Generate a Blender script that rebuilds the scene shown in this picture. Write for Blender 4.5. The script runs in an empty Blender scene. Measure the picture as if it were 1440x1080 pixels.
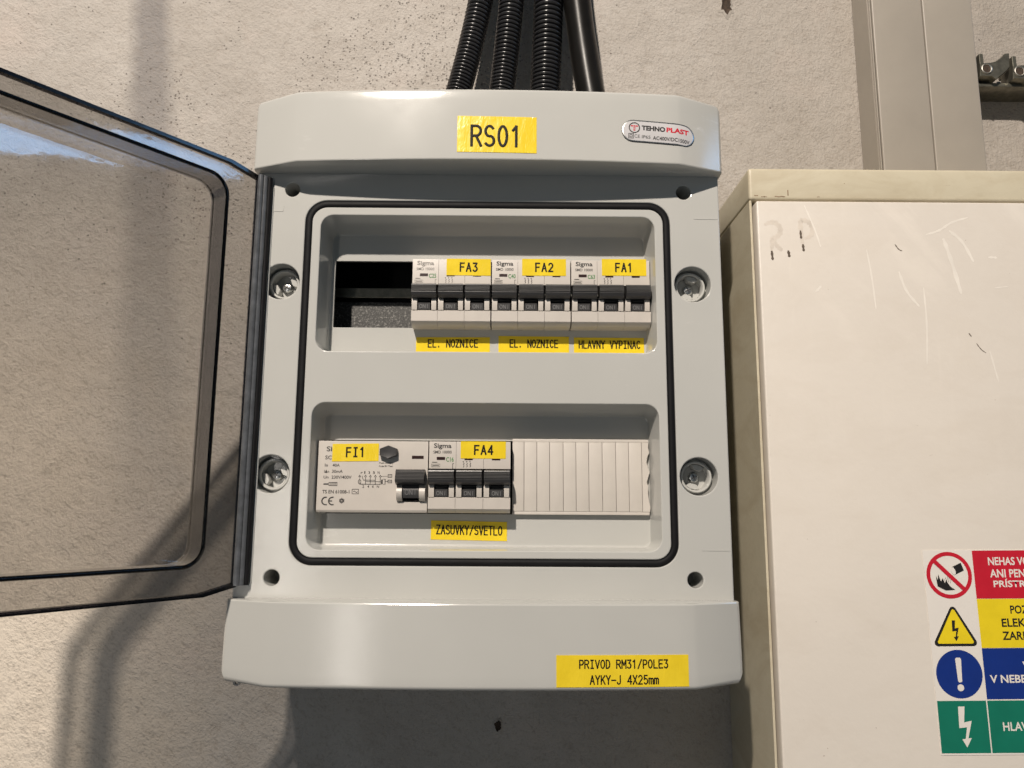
import bpy, bmesh, math, random
from mathutils import Vector, Quaternion
random.seed(7)
S = bpy.context.scene
C = S.collection
PI = math.pi
R = math.radians

# ------------------------------------------------------------------ camera, world, lamps, exposure
cam_d = bpy.data.cameras.new('camera')
cam_d.sensor_width = 36.0
cam_d.lens = 26.57
cam_d.clip_start = 0.01
cam_d.clip_end = 50.0
cam = bpy.data.objects.new('camera', cam_d)
C.objects.link(cam)
cam.location = (0.01525, -0.48913, -0.08273)
cam.rotation_euler = (1.72943, -0.00602, -0.0047)
S.camera = cam

world = bpy.data.worlds.new('World')
S.world = world
world.use_nodes = True
bg = world.node_tree.nodes['Background']
bg.inputs['Color'].default_value = (0.74, 0.88, 1.0, 1)
bg.inputs['Strength'].default_value = 0.100


def lamp(name, kind, loc, power, color, target=None, **kw):
    d = bpy.data.lights.new(name, kind)
    d.energy = power
    d.color = color
    for k, v in kw.items():
        setattr(d, k, v)
    o = bpy.data.objects.new(name, d)
    C.objects.link(o)
    o.location = loc
    if target is not None:
        o.rotation_euler = (Vector(target) - Vector(loc)).to_track_quat('-Z', 'Y').to_euler()
    return o


# the hall lamp overhead, behind the photographer's left shoulder: it throws every sharp shadow
lamp('hall_lamp', 'POINT', (-0.43, -1.60, 1.38), 270.0, (1.0, 0.895, 0.785), shadow_soft_size=0.030)
# high strip window of the hall far to the right (seen mirrored in the open door)
win = lamp('strip_window', 'AREA', (4.0, -1.10, 2.005), 7.5, (0.26, 0.56, 1.0), (-0.2, -0.05, 0.12),
           shape='RECTANGLE', size=1.65, size_y=0.18)
win.rotation_euler = (win.rotation_euler.to_quaternion() @ Quaternion((0, 0, 1), R(4.5))).to_euler()
# lit doorway far behind the photographer (upright glints on the glossy grey plastic)
lamp('bright_doorway', 'AREA', (-1.12, -3.4, -0.70), 6.5, (1.0, 0.93, 0.86), (-0.08, 0.0, -0.70),
     shape='RECTANGLE', size=0.13, size_y=1.6)

vs = S.view_settings
vs.view_transform = 'Standard'
vs.look = 'None'
vs.exposure = 0.0
vs.gamma = 1.0
vs.use_curve_mapping = False
S.cycles.max_bounces = 10
S.cycles.transparent_max_bounces = 16
S.cycles.caustics_reflective = False
S.cycles.caustics_refractive = False


# ------------------------------------------------------------------ materials
class NT:
    def __init__(self, name):
        self.m = bpy.data.materials.new(name)
        self.m.use_nodes = True
        self.t = self.m.node_tree
        self.b = self.t.nodes['Principled BSDF']
        self.out = self.t.nodes['Material Output']

    def n(self, kind, **kw):
        nd = self.t.nodes.new(kind)
        for k, v in kw.items():
            if k in nd.inputs:
                nd.inputs[k].default_value = v
            else:
                setattr(nd, k, v)
        return nd

    def l(self, a, b):
        self.t.links.new(a, b)

    def co(self, scale=(1, 1, 1), rot=(0, 0, 0), kind='Object'):
        tc = self.n('ShaderNodeTexCoord')
        mp = self.n('ShaderNodeMapping')
        mp.inputs['Scale'].default_value = scale
        mp.inputs['Rotation'].default_value = rot
        self.l(tc.outputs[kind], mp.inputs['Vector'])
        return mp.outputs['Vector']

    def noise(self, vec, scale, detail=4, rough=0.55, dist=0.0):
        nd = self.n('ShaderNodeTexNoise')
        nd.inputs['Scale'].default_value = scale
        nd.inputs['Detail'].default_value = detail
        nd.inputs['Roughness'].default_value = rough
        nd.inputs['Distortion'].default_value = dist
        if vec is not None:
            self.l(vec, nd.inputs['Vector'])
        return nd.outputs['Fac']

    def ramp(self, fac, stops):
        nd = self.n('ShaderNodeValToRGB')
        cr = nd.color_ramp
        while len(cr.elements) < len(stops):
            cr.elements.new(0.5)
        for e, (p, c) in zip(cr.elements, stops):
            e.position = p
            e.color = c if len(c) == 4 else (*c, 1)
        self.l(fac, nd.inputs['Fac'])
        return nd.outputs['Color']

    def mix(self, fac, a, b, mode='MIX'):
        nd = self.n('ShaderNodeMix', data_type='RGBA', blend_type=mode)
        for sock, v in ((nd.inputs[0], fac), (nd.inputs[6], a), (nd.inputs[7], b)):
            if isinstance(v, (int, float)):
                sock.default_value = v
            elif isinstance(v, tuple):
                sock.default_value = v if len(v) == 4 else (*v, 1)
            else:
                self.l(v, sock)
        return nd.outputs[2]

    def math(self, op, a, b=0.0, c=0.0, clamp=False):
        nd = self.n('ShaderNodeMath', operation=op, use_clamp=clamp)
        for i, v in enumerate((a, b, c)):
            if isinstance(v, (int, float)):
                nd.inputs[i].default_value = v
            else:
                self.l(v, nd.inputs[i])
        return nd.outputs[0]

    def bump(self, h, strength, dist=0.001, prev=None):
        nd = self.n('ShaderNodeBump')
        nd.inputs['Strength'].default_value = strength
        nd.inputs['Distance'].default_value = dist
        self.l(h, nd.inputs['Height'])
        if prev is not None:
            self.l(prev, nd.inputs['Normal'])
        return nd.outputs['Normal']

    def set(self, **kw):
        for k, v in kw.items():
            s = self.b.inputs[k.replace('_', ' ')]
            if hasattr(v, 'links') or isinstance(v, bpy.types.NodeSocket):
                self.l(v, s)
            else:
                s.default_value = (*v, 1) if isinstance(v, tuple) and len(v) == 3 else v


def simple(name, col, rough=0.5, metal=0.0, var=0.06, vscale=60, bump=0.0, bscale=900, spec=0.5):
    t = NT(name)
    v = t.co()
    n1 = t.noise(v, vscale, 5, 0.6)
    lo = tuple(c * (1 - var) for c in col)
    hi = tuple(min(1, c * (1 + var)) for c in col)
    t.set(Base_Color=t.ramp(n1, [(0.3, lo), (0.7, hi)]), Metallic=metal)
    t.b.inputs['Specular IOR Level'].default_value = spec
    r = t.noise(v, vscale * 2.3, 4)
    t.set(Roughness=t.math('MULTIPLY_ADD', r, 0.16, rough - 0.08))
    if bump > 0:
        t.set(Normal=t.bump(t.noise(v, bscale, 3), bump, 0.0003))
    return t.m


def mat_grey_plastic():
    t = NT('grey_plastic')
    v = t.co()
    big = t.noise(v, 9, 3)
    col = t.ramp(big, [(0.3, (0.445, 0.445, 0.424)), (0.7, (0.480, 0.480, 0.458))])
    # faint pale scuffs
    sm = t.noise(t.co((30, 30, 90), (0, 0.5, 0)), 1.6, 6, 0.7)
    mask = t.noise(v, 16, 2)
    sc = t.math('MULTIPLY', t.ramp(sm, [(0.60, (0, 0, 0)), (0.72, (1, 1, 1))]), t.ramp(mask, [(0.56, (0, 0, 0)), (0.70, (1, 1, 1))]))
    col = t.mix(t.math('MULTIPLY', sc, 0.5), col, (0.60, 0.59, 0.575))
    t.set(Base_Color=col, Roughness=t.math('MULTIPLY_ADD', sc, 0.25, t.math('MULTIPLY_ADD', t.noise(v, 35, 4), 0.06, 0.085)))
    h = t.noise(v, 38, 2)
    t.set(Normal=t.bump(t.noise(v, 1600, 2), 0.11, 0.0002, t.bump(h, 0.035, 0.002)))
    return t.m


def mat_wall():
    t = NT('wall_plaster')
    v = t.co()
    big = t.noise(v, 3.2, 5, 0.6)
    mid = t.noise(v, 17, 5, 0.65)
    f = t.math('MULTIPLY_ADD', mid, 0.5, t.math('MULTIPLY', big, 0.5))
    col = t.ramp(f, [(0.34, (0.365, 0.335, 0.303)), (0.5, (0.425, 0.395, 0.362)), (0.66, (0.485, 0.457, 0.426))])
    # pinkish stains
    pk = t.noise(v, 8.5, 4, 0.6)
    col = t.mix(t.ramp(pk, [(0.55, (0, 0, 0)), (0.75, (0.32, 0.32, 0.32))]), col, (0.50, 0.385, 0.33))
    # grey lime patches
    gy = t.noise(t.co((1, 1, 0.6)), 5.3, 5, 0.6)
    col = t.mix(t.ramp(gy, [(0.55, (0, 0, 0)), (0.72, (0.5, 0.5, 0.5))]), col, (0.46, 0.43, 0.42))
    tc = t.n('ShaderNodeTexCoord')
    sep = t.n('ShaderNodeSeparateXYZ')
    t.l(tc.outputs['Object'], sep.inputs[0])
    X, Z = sep.outputs['X'], sep.outputs['Z']
    # whitewash and stronger light painted paler low left; weaker light painted darker rightwards
    lw = t.math('MULTIPLY', t.math('MULTIPLY_ADD', t.math('ADD', X, t.math('MULTIPLY', mid, 0.16)), -6.0, -0.62, clamp=True),
                t.math('MULTIPLY_ADD', t.math('ADD', Z, t.math('MULTIPLY', big, 0.14)), -5.0, 1.25, clamp=True))
    col = t.mix(t.math('MULTIPLY', lw, 0.85), col, t.mix(mid, (0.64, 0.56, 0.465), (0.84, 0.755, 0.645)))
    rt = t.math('MULTIPLY_ADD', X, 2.2, -0.10, clamp=True)
    col = t.mix(t.math('MULTIPLY', rt, 0.5), col, (0.30, 0.262, 0.215))
    # a soft darker band down the left of the wall, strongest at the top
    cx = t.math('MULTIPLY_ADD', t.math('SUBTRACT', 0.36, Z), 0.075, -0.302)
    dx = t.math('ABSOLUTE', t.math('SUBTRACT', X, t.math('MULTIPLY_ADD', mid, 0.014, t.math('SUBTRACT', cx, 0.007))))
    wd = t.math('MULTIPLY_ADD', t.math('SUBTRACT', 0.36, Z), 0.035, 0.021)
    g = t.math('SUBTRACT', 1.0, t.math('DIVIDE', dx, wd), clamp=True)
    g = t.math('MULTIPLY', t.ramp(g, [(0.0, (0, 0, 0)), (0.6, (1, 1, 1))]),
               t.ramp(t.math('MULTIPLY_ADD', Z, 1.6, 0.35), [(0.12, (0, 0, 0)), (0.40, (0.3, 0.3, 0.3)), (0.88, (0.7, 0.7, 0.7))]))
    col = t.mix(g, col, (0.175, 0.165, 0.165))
    # trowelled surface: fine crumbs, drag marks and dark pits
    wob = t.noise(v, 45, 3, 0.6)
    fine = t.noise(v, 470, 3, 0.55, 0.35)
    tilt = t.n('ShaderNodeMapping', vector_type='TEXTURE')
    tilt.inputs['Rotation'].default_value = (0, 0.62, 0)
    tilt.inputs['Scale'].default_value = (1.7, 1.0, 0.85)
    t.l(tc.outputs['Object'], tilt.inputs['Vector'])
    drag = t.noise(tilt.outputs['Vector'], 190, 4, 0.6, 0.5)
    crumbs = t.noise(v, 950, 2, 0.6)
    h = t.math('MULTIPLY_ADD', fine, 0.85, t.math('MULTIPLY_ADD', drag, 0.9, t.math('MULTIPLY', crumbs, 0.22)))
    area = t.noise(v, 7.5, 4, 0.65)
    dens = t.math('MULTIPLY', t.ramp(area, [(0.42, (0, 0, 0)), (0.66, (1, 1, 1))]), t.ramp(t.math('MULTIPLY_ADD', Z, 2.6, 0.30), [(0.30, (0.10, 0.10, 0.10)), (0.72, (1, 1, 1))]))
    dens = t.math('MULTIPLY', dens, t.ramp(t.math('MULTIPLY_ADD', X, 3.0, 1.0), [(0.10, (0.45, 0.45, 0.45)), (0.42, (1.05, 1.05, 1.05))]))
    dens = t.math('MULTIPLY', dens, t.ramp(t.math('MULTIPLY_ADD', X, -3.0, 0.55), [(0.05, (0.12, 0.12, 0.12)), (0.50, (1, 1, 1))]))
    pit = None
    for sc_, cut in ((300, 1.08), (520, 1.03)):
        vor = t.n('ShaderNodeTexVoronoi')
        vor.inputs['Scale'].default_value = sc_
        vor.inputs['Randomness'].default_value = 1.0
        t.l(v, vor.inputs['Vector'])
        sepc = t.n('ShaderNodeSeparateColor')
        t.l(vor.outputs['Color'], sepc.inputs[0])
        rare = t.math('GREATER_THAN', t.math('MULTIPLY_ADD', dens, 0.42, sepc.outputs[0]), cut)
        rad = t.math('MULTIPLY_ADD', sepc.outputs[1], 0.36, 0.20)
        dd = t.math('MULTIPLY_ADD', t.noise(v, sc_ * 3.1, 2), 0.55, vor.outputs['Distance'])
        edge = t.math('SUBTRACT', rad, t.math('SUBTRACT', dd, 0.22))
        p_ = t.math('MULTIPLY', t.math('MULTIPLY', edge, 5.0, clamp=True), rare)
        pit = p_ if pit is None else t.math('MAXIMUM', pit, p_)
    col = t.mix(t.math('MULTIPLY', pit, 0.66), col, (0.085, 0.07, 0.06))
    # hollows coloured darker than the crumb tops
    hol = t.ramp(t.math('MULTIPLY_ADD', fine, 0.5, t.math('MULTIPLY', drag, 0.5)), [(0.34, (0.40, 0.40, 0.40)), (0.50, (0, 0, 0))])
    col = t.mix(hol, col, (0.24, 0.20, 0.165))
    h2 = t.math('MULTIPLY_ADD', pit, -0.5, h)
    nrm = t.bump(h2, 0.62, 0.0022, t.bump(wob, 0.5, 0.005))
    t.set(Base_Color=col, Roughness=0.92, Normal=nrm)
    t.b.inputs['Specular IOR Level'].default_value = 0.25
    return t.m


def mat_cabinet(name, base, dirt, amount, film_k):
    t = NT(name)
    v = t.co()
    big = t.noise(v, 5, 4)
    col = t.ramp(big, [(0.3, tuple(c * 0.95 for c in base)), (0.7, tuple(min(1, c * 1.03) for c in base))])
    tc = t.n('ShaderNodeTexCoord')
    sep = t.n('ShaderNodeSeparateXYZ')
    t.l(tc.outputs['Object'], sep.inputs[0])

    def slant(ang, sx, sz):
        mp = t.n('ShaderNodeMapping', vector_type='TEXTURE')
        mp.inputs['Rotation'].default_value = (0, ang, 0)
        mp.inputs['Scale'].default_value = (sx, 1.0, sz)
        t.l(tc.outputs['Object'], mp.inputs['Vector'])
        return mp.outputs['Vector']
    # a grey film of dust on the upper part, wiped away in streaks
    up = t.math('MULTIPLY_ADD', t.math('ADD', sep.outputs['Z'], t.math('MULTIPLY', big, 0.16)), 3.6, -3.05, clamp=True)
    film = t.noise(slant(-0.6, 0.8, 1.4), 9, 5, 0.62, 0.4)
    fm = t.math('MULTIPLY', up, t.ramp(film, [(0.30, (0.45, 0.45, 0.45)), (0.62, (1, 1, 1))]))
    col = t.mix(t.math('MULTIPLY', fm, film_k), col, tuple(c * f_ for c, f_ in zip(base, (0.80, 0.80, 0.815))))
    s1 = t.noise(slant(0.05, 0.16, 2.2), 15, 4, 0.6, 0.2)
    s2 = t.noise(slant(-0.72, 0.40, 2.0), 17, 5, 0.62, 0.5)
    m1 = t.noise(v, 7.5, 3)
    k = t.math('ADD', t.math('MULTIPLY', t.ramp(s1, [(0.57, (0, 0, 0)), (0.63, (1, 1, 1))]), t.ramp(m1, [(0.46, (0, 0, 0)), (0.60, (1, 1, 1))])),
               t.math('MULTIPLY', t.ramp(s2, [(0.52, (0, 0, 0)), (0.60, (0.9, 0.9, 0.9))]), t.ramp(m1, [(0.40, (1, 1, 1)), (0.58, (0.2, 0.2, 0.2))])), clamp=True)
    k = t.math('MULTIPLY', k, t.math('MULTIPLY_ADD', up, 0.9, 0.1))
    col = t.mix(t.math('MULTIPLY', k, 0.6 * min(1.0, film_k * 1.5)), col, tuple(min(1, c * 1.10) for c in base))
    # specks and thin rusty scratches
    d = t.noise(t.co((50, 50, 160), (0, 0.25, 0)), 1.3, 6, 0.75, 0.6)
    dm = t.noise(v, 10, 3)
    dk = t.math('MULTIPLY', t.ramp(d, [(0.66, (0, 0, 0)), (0.74, (1, 1, 1))]), t.ramp(dm, [(0.52, (0, 0, 0)), (0.70, (1, 1, 1))]))
    sp = t.noise(v, 420, 2, 0.5)
    dk = t.math('ADD', dk, t.ramp(sp, [(0.775, (0, 0, 0)), (0.80, (0.8, 0.8, 0.8))]), clamp=True)
    col = t.mix(t.math('MULTIPLY', dk, amount), col, dirt)
    st = t.noise(t.co((1.0, 1.0, 2.2)), 13, 6, 0.68, 0.8)
    col = t.mix(t.math('MULTIPLY', t.ramp(st, [(0.46, (0, 0, 0)), (0.66, (1, 1, 1))]), (amount - 0.75) * 2.2), col, tuple(c * f_ for c, f_ in zip(base, (0.72, 0.66, 0.58))))
    h = t.noise(v, 190, 2)
    t.set(Base_Color=col, Roughness=t.math('MULTIPLY_ADD', k, 0.15, 0.42), Normal=t.bump(h, 0.22, 0.0006, t.bump(big, 0.15, 0.004)))
    return t.m


def mat_smoked(name, tint, gloss_rough, coat=1.0, bump=0.03):
    """tinted clear plastic: lets light straight through (tinted) with a Fresnel reflection"""
    t = NT(name)
    t.t.nodes.remove(t.b)
    tr = t.n('ShaderNodeBsdfTransparent')
    tr.inputs['Color'].default_value = (*tint, 1)
    gl = t.n('ShaderNodeBsdfGlossy')
    gl.inputs['Roughness'].default_value = gloss_rough
    v = t.co()
    nb = t.bump(t.noise(v, 55, 3, 0.6), bump, 0.002)
    t.l(nb, gl.inputs['Normal'])
    fr = t.n('ShaderNodeLayerWeight')
    fr.inputs['Blend'].default_value = 0.5
    t.l(nb, fr.inputs['Normal'])
    mx = t.n('ShaderNodeMixShader')
    sch = t.math('MULTIPLY_ADD', t.math('POWER', fr.outputs['Facing'], 5.0), 0.93 * coat, 0.04 * coat)
    t.l(sch, mx.inputs[0])
    t.l(tr.outputs[0], mx.inputs[1])
    t.l(gl.outputs[0], mx.inputs[2])
    t.l(mx.outputs[0], t.out.inputs['Surface'])
    return t.m


def mat_sticker():
    t = NT('yellow_tape')
    v = t.co()
    n1 = t.noise(v, 70, 4)
    col = t.ramp(n1, [(0.3, (0.72, 0.53, 0.020)), (0.7, (0.80, 0.60, 0.030))])
    t.set(Base_Color=col, Roughness=0.2)
    w = t.noise(t.co((260, 260, 90), (0, 0.6, 0)), 0.8, 3, 0.6, 0.5)
    t.set(Normal=t.bump(w, 0.5, 0.0006, t.bump(t.noise(v, 60, 2), 0.15, 0.002)))
    return t.m


def mat_speckle():
    t = NT('speckled_plate')
    v = t.co()
    vo = t.n('ShaderNodeTexVoronoi')
    vo.inputs['Scale'].default_value = 900
    t.l(v, vo.inputs['Vector'])
    n = t.noise(v, 700, 3, 0.7)
    t.set(Base_Color=t.ramp(n, [(0.38, (0.022, 0.022, 0.021)), (0.54, (0.05, 0.05, 0.047)), (0.68, (0.22, 0.215, 0.20))]), Roughness=0.55,
          Normal=t.bump(n, 0.5, 0.0005))
    return t.m


M = {}
M['grey'] = mat_grey_plastic()
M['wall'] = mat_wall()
M['cab_door'] = mat_cabinet('cream_door_paint', (0.672, 0.624, 0.562), (0.16, 0.10, 0.06), 0.8, 0.62)
M['cab_body'] = mat_cabinet('yellowed_cream_paint', (0.545, 0.495, 0.375), (0.20, 0.12, 0.06), 0.95, 0.15)
M['trunk'] = simple('trunking_plastic', (0.315, 0.285, 0.245), 0.45, var=0.05, vscale=18, bump=0.1, bscale=300)
M['smoke'] = mat_smoked('smoked_plastic', (0.735, 0.728, 0.718), 0.04, 1.2, 0.035)
M['smoke_edge'] = mat_smoked('smoked_plastic_edge', (0.045, 0.042, 0.055), 0.12, 1.0)
M['smoke_rib'] = mat_smoked('smoked_plastic_rib', (0.545, 0.55, 0.57), 0.10, 3.0)
M['smoke_hinge'] = simple('smoked_hinge_plastic', (0.085, 0.091, 0.10), 0.22, var=0.3, vscale=120)
M['rubber'] = simple('black_rubber', (0.008, 0.008, 0.009), 0.6, var=0.2, spec=0.15)
M['black'] = simple('black_plastic', (0.038, 0.037, 0.038), 0.34, var=0.15, bump=0.1)
M['worn_black'] = simple('worn_black_edge', (0.10, 0.099, 0.097), 0.5)
M['conduit'] = simple('black_conduit', (0.020, 0.020, 0.022), 0.24, var=0.2, vscale=40)
M['cable'] = simple('black_sheath', (0.007, 0.0065, 0.006), 0.33, var=0.3, vscale=25, bump=0.25, bscale=90, spec=0.18)
M['dev'] = simple('off_white_plastic', (0.495, 0.460, 0.420), 0.42, var=0.03, vscale=90, bump=0.08)
M['blank'] = simple('pale_blanking_plastic', (0.545, 0.508, 0.462), 0.5, var=0.03, vscale=90, bump=0.06)
M['window'] = simple('dark_red_indicator', (0.020, 0.004, 0.004), 0.3)
M['ink'] = simple('dark_grey_ink', (0.030, 0.028, 0.027), 0.6)
M['ink_soft'] = simple('worn_grey_ink', (0.24, 0.225, 0.21), 0.6)
M['ink_green'] = simple('green_ink', (0.045, 0.20, 0.05), 0.6)
M['ink_on'] = simple('pale_moulded_ink', (0.15, 0.15, 0.153), 0.6)
M['tape'] = mat_sticker()
M['tape_ink'] = simple('black_tape_ink', (0.010, 0.008, 0.006), 0.6, spec=0.2)
M['metal'] = simple('galvanised_steel', (0.55, 0.56, 0.55), 0.28, metal=1.0, var=0.2, vscale=300)
M['dullmetal'] = simple('dull_cast_metal', (0.19, 0.18, 0.145), 0.36, metal=0.75, var=0.3, vscale=160, bump=0.2)
M['brightmetal'] = simple('bright_metal', (0.55, 0.53, 0.48), 0.42, metal=1.0, var=0.1)
M['rust'] = simple('rusty_hole', (0.045, 0.030, 0.020), 0.9, var=0.5, vscale=400, bump=0.5)
M['speckle'] = mat_speckle()
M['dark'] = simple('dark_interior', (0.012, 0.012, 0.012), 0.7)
M['badge'] = simple('silver_badge', (0.53, 0.52, 0.53), 0.18, var=0.03)
M['badge_rim'] = simple('badge_rim', (0.05, 0.05, 0.055), 0.2)
M['red'] = simple('red_print', (0.52, 0.012, 0.03), 0.4)
M['yellow'] = simple('yellow_print', (0.78, 0.60, 0.015), 0.4)
M['blue'] = simple('blue_print', (0.006, 0.028, 0.20), 0.4)
M['green'] = simple('green_print', (0.006, 0.165, 0.105), 0.4)
M['rust_chip'] = simple('rusty_chip', (0.20, 0.13, 0.08), 0.8, var=0.4, vscale=500)
M['scratch'] = simple('bare_primer', (0.755, 0.71, 0.645), 0.5)
M['white'] = simple('white_print', (0.745, 0.705, 0.655), 0.4, var=0.02)
M['signblack'] = simple('black_print', (0.014, 0.013, 0.013), 0.45)
M['marker'] = simple('faded_marker', (0.63, 0.57, 0.50), 0.6, var=0.12, vscale=120)
M['marker_dark'] = simple('dark_marker_drip', (0.10, 0.075, 0.055), 0.6)


# ------------------------------------------------------------------ mesh helpers
def link(name, me, parent=None):
    o = bpy.data.objects.new(name, me)
    C.objects.link(o)
    if parent is not None:
        o.parent = parent
    return o


def finish(bm, name, mat, parent=None, sharp=32, smooth=True, recalc=True):
    if recalc:
        bmesh.ops.recalc_face_normals(bm, faces=bm.faces)
    me = bpy.data.meshes.new(name)
    bm.to_mesh(me)
    bm.free()
    mats = mat if isinstance(mat, (list, tuple)) else [mat]
    for m in mats:
        me.materials.append(m)
    if smooth:
        me.polygons.foreach_set('use_smooth', [True] * len(me.polygons))
        me.set_sharp_from_angle(angle=R(sharp))
    return link(name, me, parent)


def empty(name, label, cat, loc=(0, 0, 0), group=None):
    o = bpy.data.objects.new(name, None)
    C.objects.link(o)
    o.location = loc
    o.empty_display_size = 0.02
    tag(o, label, cat, group)
    return o


def tag(o, label, cat=None, group=None, kind=None):
    if label:
        o['label'] = label
    if cat:
        o['category'] = cat
    if group:
        o['group'] = group
    if kind:
        o['kind'] = kind
    return o


def box(bm, x0, x1, y0, y1, z0, z1, bev=0.0, seg=2, mi=0):
    vs_ = [bm.verts.new(p) for p in ((x0, y0, z0), (x1, y0, z0), (x1, y1, z0), (x0, y1, z0),
                                     (x0, y0, z1), (x1, y0, z1), (x1, y1, z1), (x0, y1, z1))]
    fs = [bm.faces.new([vs_[i] for i in q]) for q in ((0, 3, 2, 1), (4, 5, 6, 7), (0, 1, 5, 4), (1, 2, 6, 5), (2, 3, 7, 6), (3, 0, 4, 7))]
    for f in fs:
        f.material_index = mi
    if bev > 0:
        es = list({e for f in fs for e in f.edges})
        r = bmesh.ops.bevel(bm, geom=es, offset=bev, segments=seg, affect='EDGES', profile=0.6)
        for f in r['faces']:
            f.material_index = mi


def rr(cx, cz, hw, hh, r, n=7):
    """rounded rectangle, list of (x, z)"""
    pts = []
    for sx, sz, a0 in ((1, 1, 0), (-1, 1, 90), (-1, -1, 180), (1, -1, 270)):
        for i in range(n + 1):
            a = R(a0 + 90 * i / n)
            pts.append((cx + sx * (hw - r) + r * math.cos(a), cz + sz * (hh - r) + r * math.sin(a)))
    return pts


def circ(cx, cz, r, n=28, a0=0):
    return [(cx + r * math.cos(a0 + 2 * PI * i / n), cz + r * math.sin(a0 + 2 * PI * i / n)) for i in range(n)]


def ring(bm, pts, y):
    return [bm.verts.new((x, y, z)) for x, z in pts]


def bridge(bm, a, b, mi=0, closed=True):
    n = len(a)
    for i in range(n if closed else n - 1):
        j = (i + 1) % n
        f = bm.faces.new((a[i], a[j], b[j], b[i]))
        f.material_index = mi


def fill(bm, loops):
    es = []
    for lp in loops:
        for i in range(len(lp)):
            v, w = lp[i], lp[(i + 1) % len(lp)]
            e = bm.edges.get((v, w)) or bm.edges.new((v, w))
            es.append(e)
    bmesh.ops.triangle_fill(bm, use_beauty=True, use_dissolve=False, edges=es, normal=(0, -1, 0))


def extrude_xz(bm, pts, y0, y1, mi=0, bev=0.0):
    """a polygon in the XZ plane given thickness from y0 (front) to y1"""
    a = ring(bm, pts, y0 + bev)
    b = ring(bm, pts, y1)
    bridge(bm, a, b, mi)
    if bev > 0:
        cx = sum(p[0] for p in pts) / len(pts)
        cz = sum(p[1] for p in pts) / len(pts)
        mr = max(math.hypot(p[0] - cx, p[1] - cz) for p in pts)
        c = ring(bm, [(cx + (p[0] - cx) * (1 - bev / mr), cz + (p[1] - cz) * (1 - bev / mr)) for p in pts], y0)
        bridge(bm, c, a, mi)
        f = bm.faces.new(c)
    else:
        f = bm.faces.new(a)
    f.material_index = mi
    g = bm.faces.new(b)
    g.material_index = mi


def extrude_yz(bm, pts, x0, x1, mi=0):
    """a polygon in the YZ plane swept along x"""
    a = [bm.verts.new((x0, y, z)) for y, z in pts]
    b = [bm.verts.new((x1, y, z)) for y, z in pts]
    bridge(bm, a, b, mi)
    for q in (a, b):
        f = bm.faces.new(q)
        f.material_index = mi


def tube(bm, pts, rad, n=12, cap=True, ysc=1.0, mi=0):
    P = [Vector(p) for p in pts]
    rings = []
    ref = Vector((0, 1, 0))
    for i, p in enumerate(P):
        t = (P[min(i + 1, len(P) - 1)] - P[max(i - 1, 0)]).normalized()
        if abs(t.dot(ref)) > 0.95:
            ref = Vector((1, 0, 0))
        u = t.cross(ref).normalized()
        w = u.cross(t).normalized()
        r = rad[i] if isinstance(rad, (list, tuple)) else rad
        if 0 < i < len(P) - 1:
            c = (P[i + 1] - p).normalized().dot((p - P[i - 1]).normalized())
            k = 1.0 / max(0.6, math.sqrt(max(0.0, (1 + c) / 2)))
        else:
            k = 1.0
        rings.append([bm.verts.new(p + u * (r * k * math.cos(2 * PI * j / n)) + w * (r * ysc * math.sin(2 * PI * j / n))) for j in range(n)])
    for a, b in zip(rings, rings[1:]):
        bridge(bm, a, b, mi)
    if cap:
        for q in (rings[0], rings[-1]):
            f = bm.faces.new(q)
            f.material_index = mi


def lathe_y(bm, cx, cz, prof, n=28, mi=0):
    """prof: list of (radius, y) turned about an axis along y"""
    last = None
    for r, y in prof:
        cur = ring(bm, circ(cx, cz, r, n), y)
        if last:
            bridge(bm, last, cur, mi)
        last = cur
    return last


# ------------------------------------------------------------------ lettering
_dg = None


def text_mesh(s, x0, x1, z0, z1, y, bold=0.0, mono=False):
    """flat letters of the built-in font fitted to a rectangle of the plane y; returns a mesh"""
    cu = bpy.data.curves.new('lettering', 'FONT')
    cu.body = s
    cu.size = 1.0
    cu.offset = bold
    cu.resolution_u = 3
    cu.fill_mode = 'FRONT'
    ob = bpy.data.objects.new('lettering', cu)
    C.objects.link(ob)
    dg = bpy.context.evaluated_depsgraph_get()
    dg.update()
    me = bpy.data.meshes.new_from_object(ob.evaluated_get(dg))
    bpy.data.objects.remove(ob)
    bpy.data.curves.remove(cu)
    xs = [v.co.x for v in me.vertices]
    zs = [v.co.y for v in me.vertices]
    a, b, c, d = min(xs), max(xs), min(zs), max(zs)
    for v in me.vertices:
        px = x0 + (v.co.x - a) / max(1e-6, b - a) * (x1 - x0)
        pz = z0 + (v.co.y - c) / max(1e-6, d - c) * (z1 - z0)
        v.co = (px, y, pz)
    return me


def join_meshes(mes, name, mat, parent, mis=None):
    bm = bmesh.new()
    for k, me in enumerate(mes):
        n0 = len(bm.faces)
        bm.from_mesh(me)
        bm.faces.ensure_lookup_table()
        for f in bm.faces[n0:]:
            f.material_index = 0 if mis is None else mis[k]
        bpy.data.meshes.remove(me)
    bm.normal_update()
    for f in bm.faces:
        if f.normal.y > 0:
            f.normal_flip()
    return finish(bm, name, mat, parent, smooth=False, recalc=False)


def text(s, x0, x1, z0, z1, y, mat, parent, name='lettering', bold=0.0):
    return join_meshes([text_mesh(s, x0, x1, z0, z1, y, bold)], name, mat, parent)


def arc(cx, cz, rx, rz, a0, a1, n=10):
    return [(cx + rx * math.cos(R(a0 + (a1 - a0) * i / n)), cz + rz * math.sin(R(a0 + (a1 - a0) * i / n))) for i in range(n + 1)]


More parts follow.
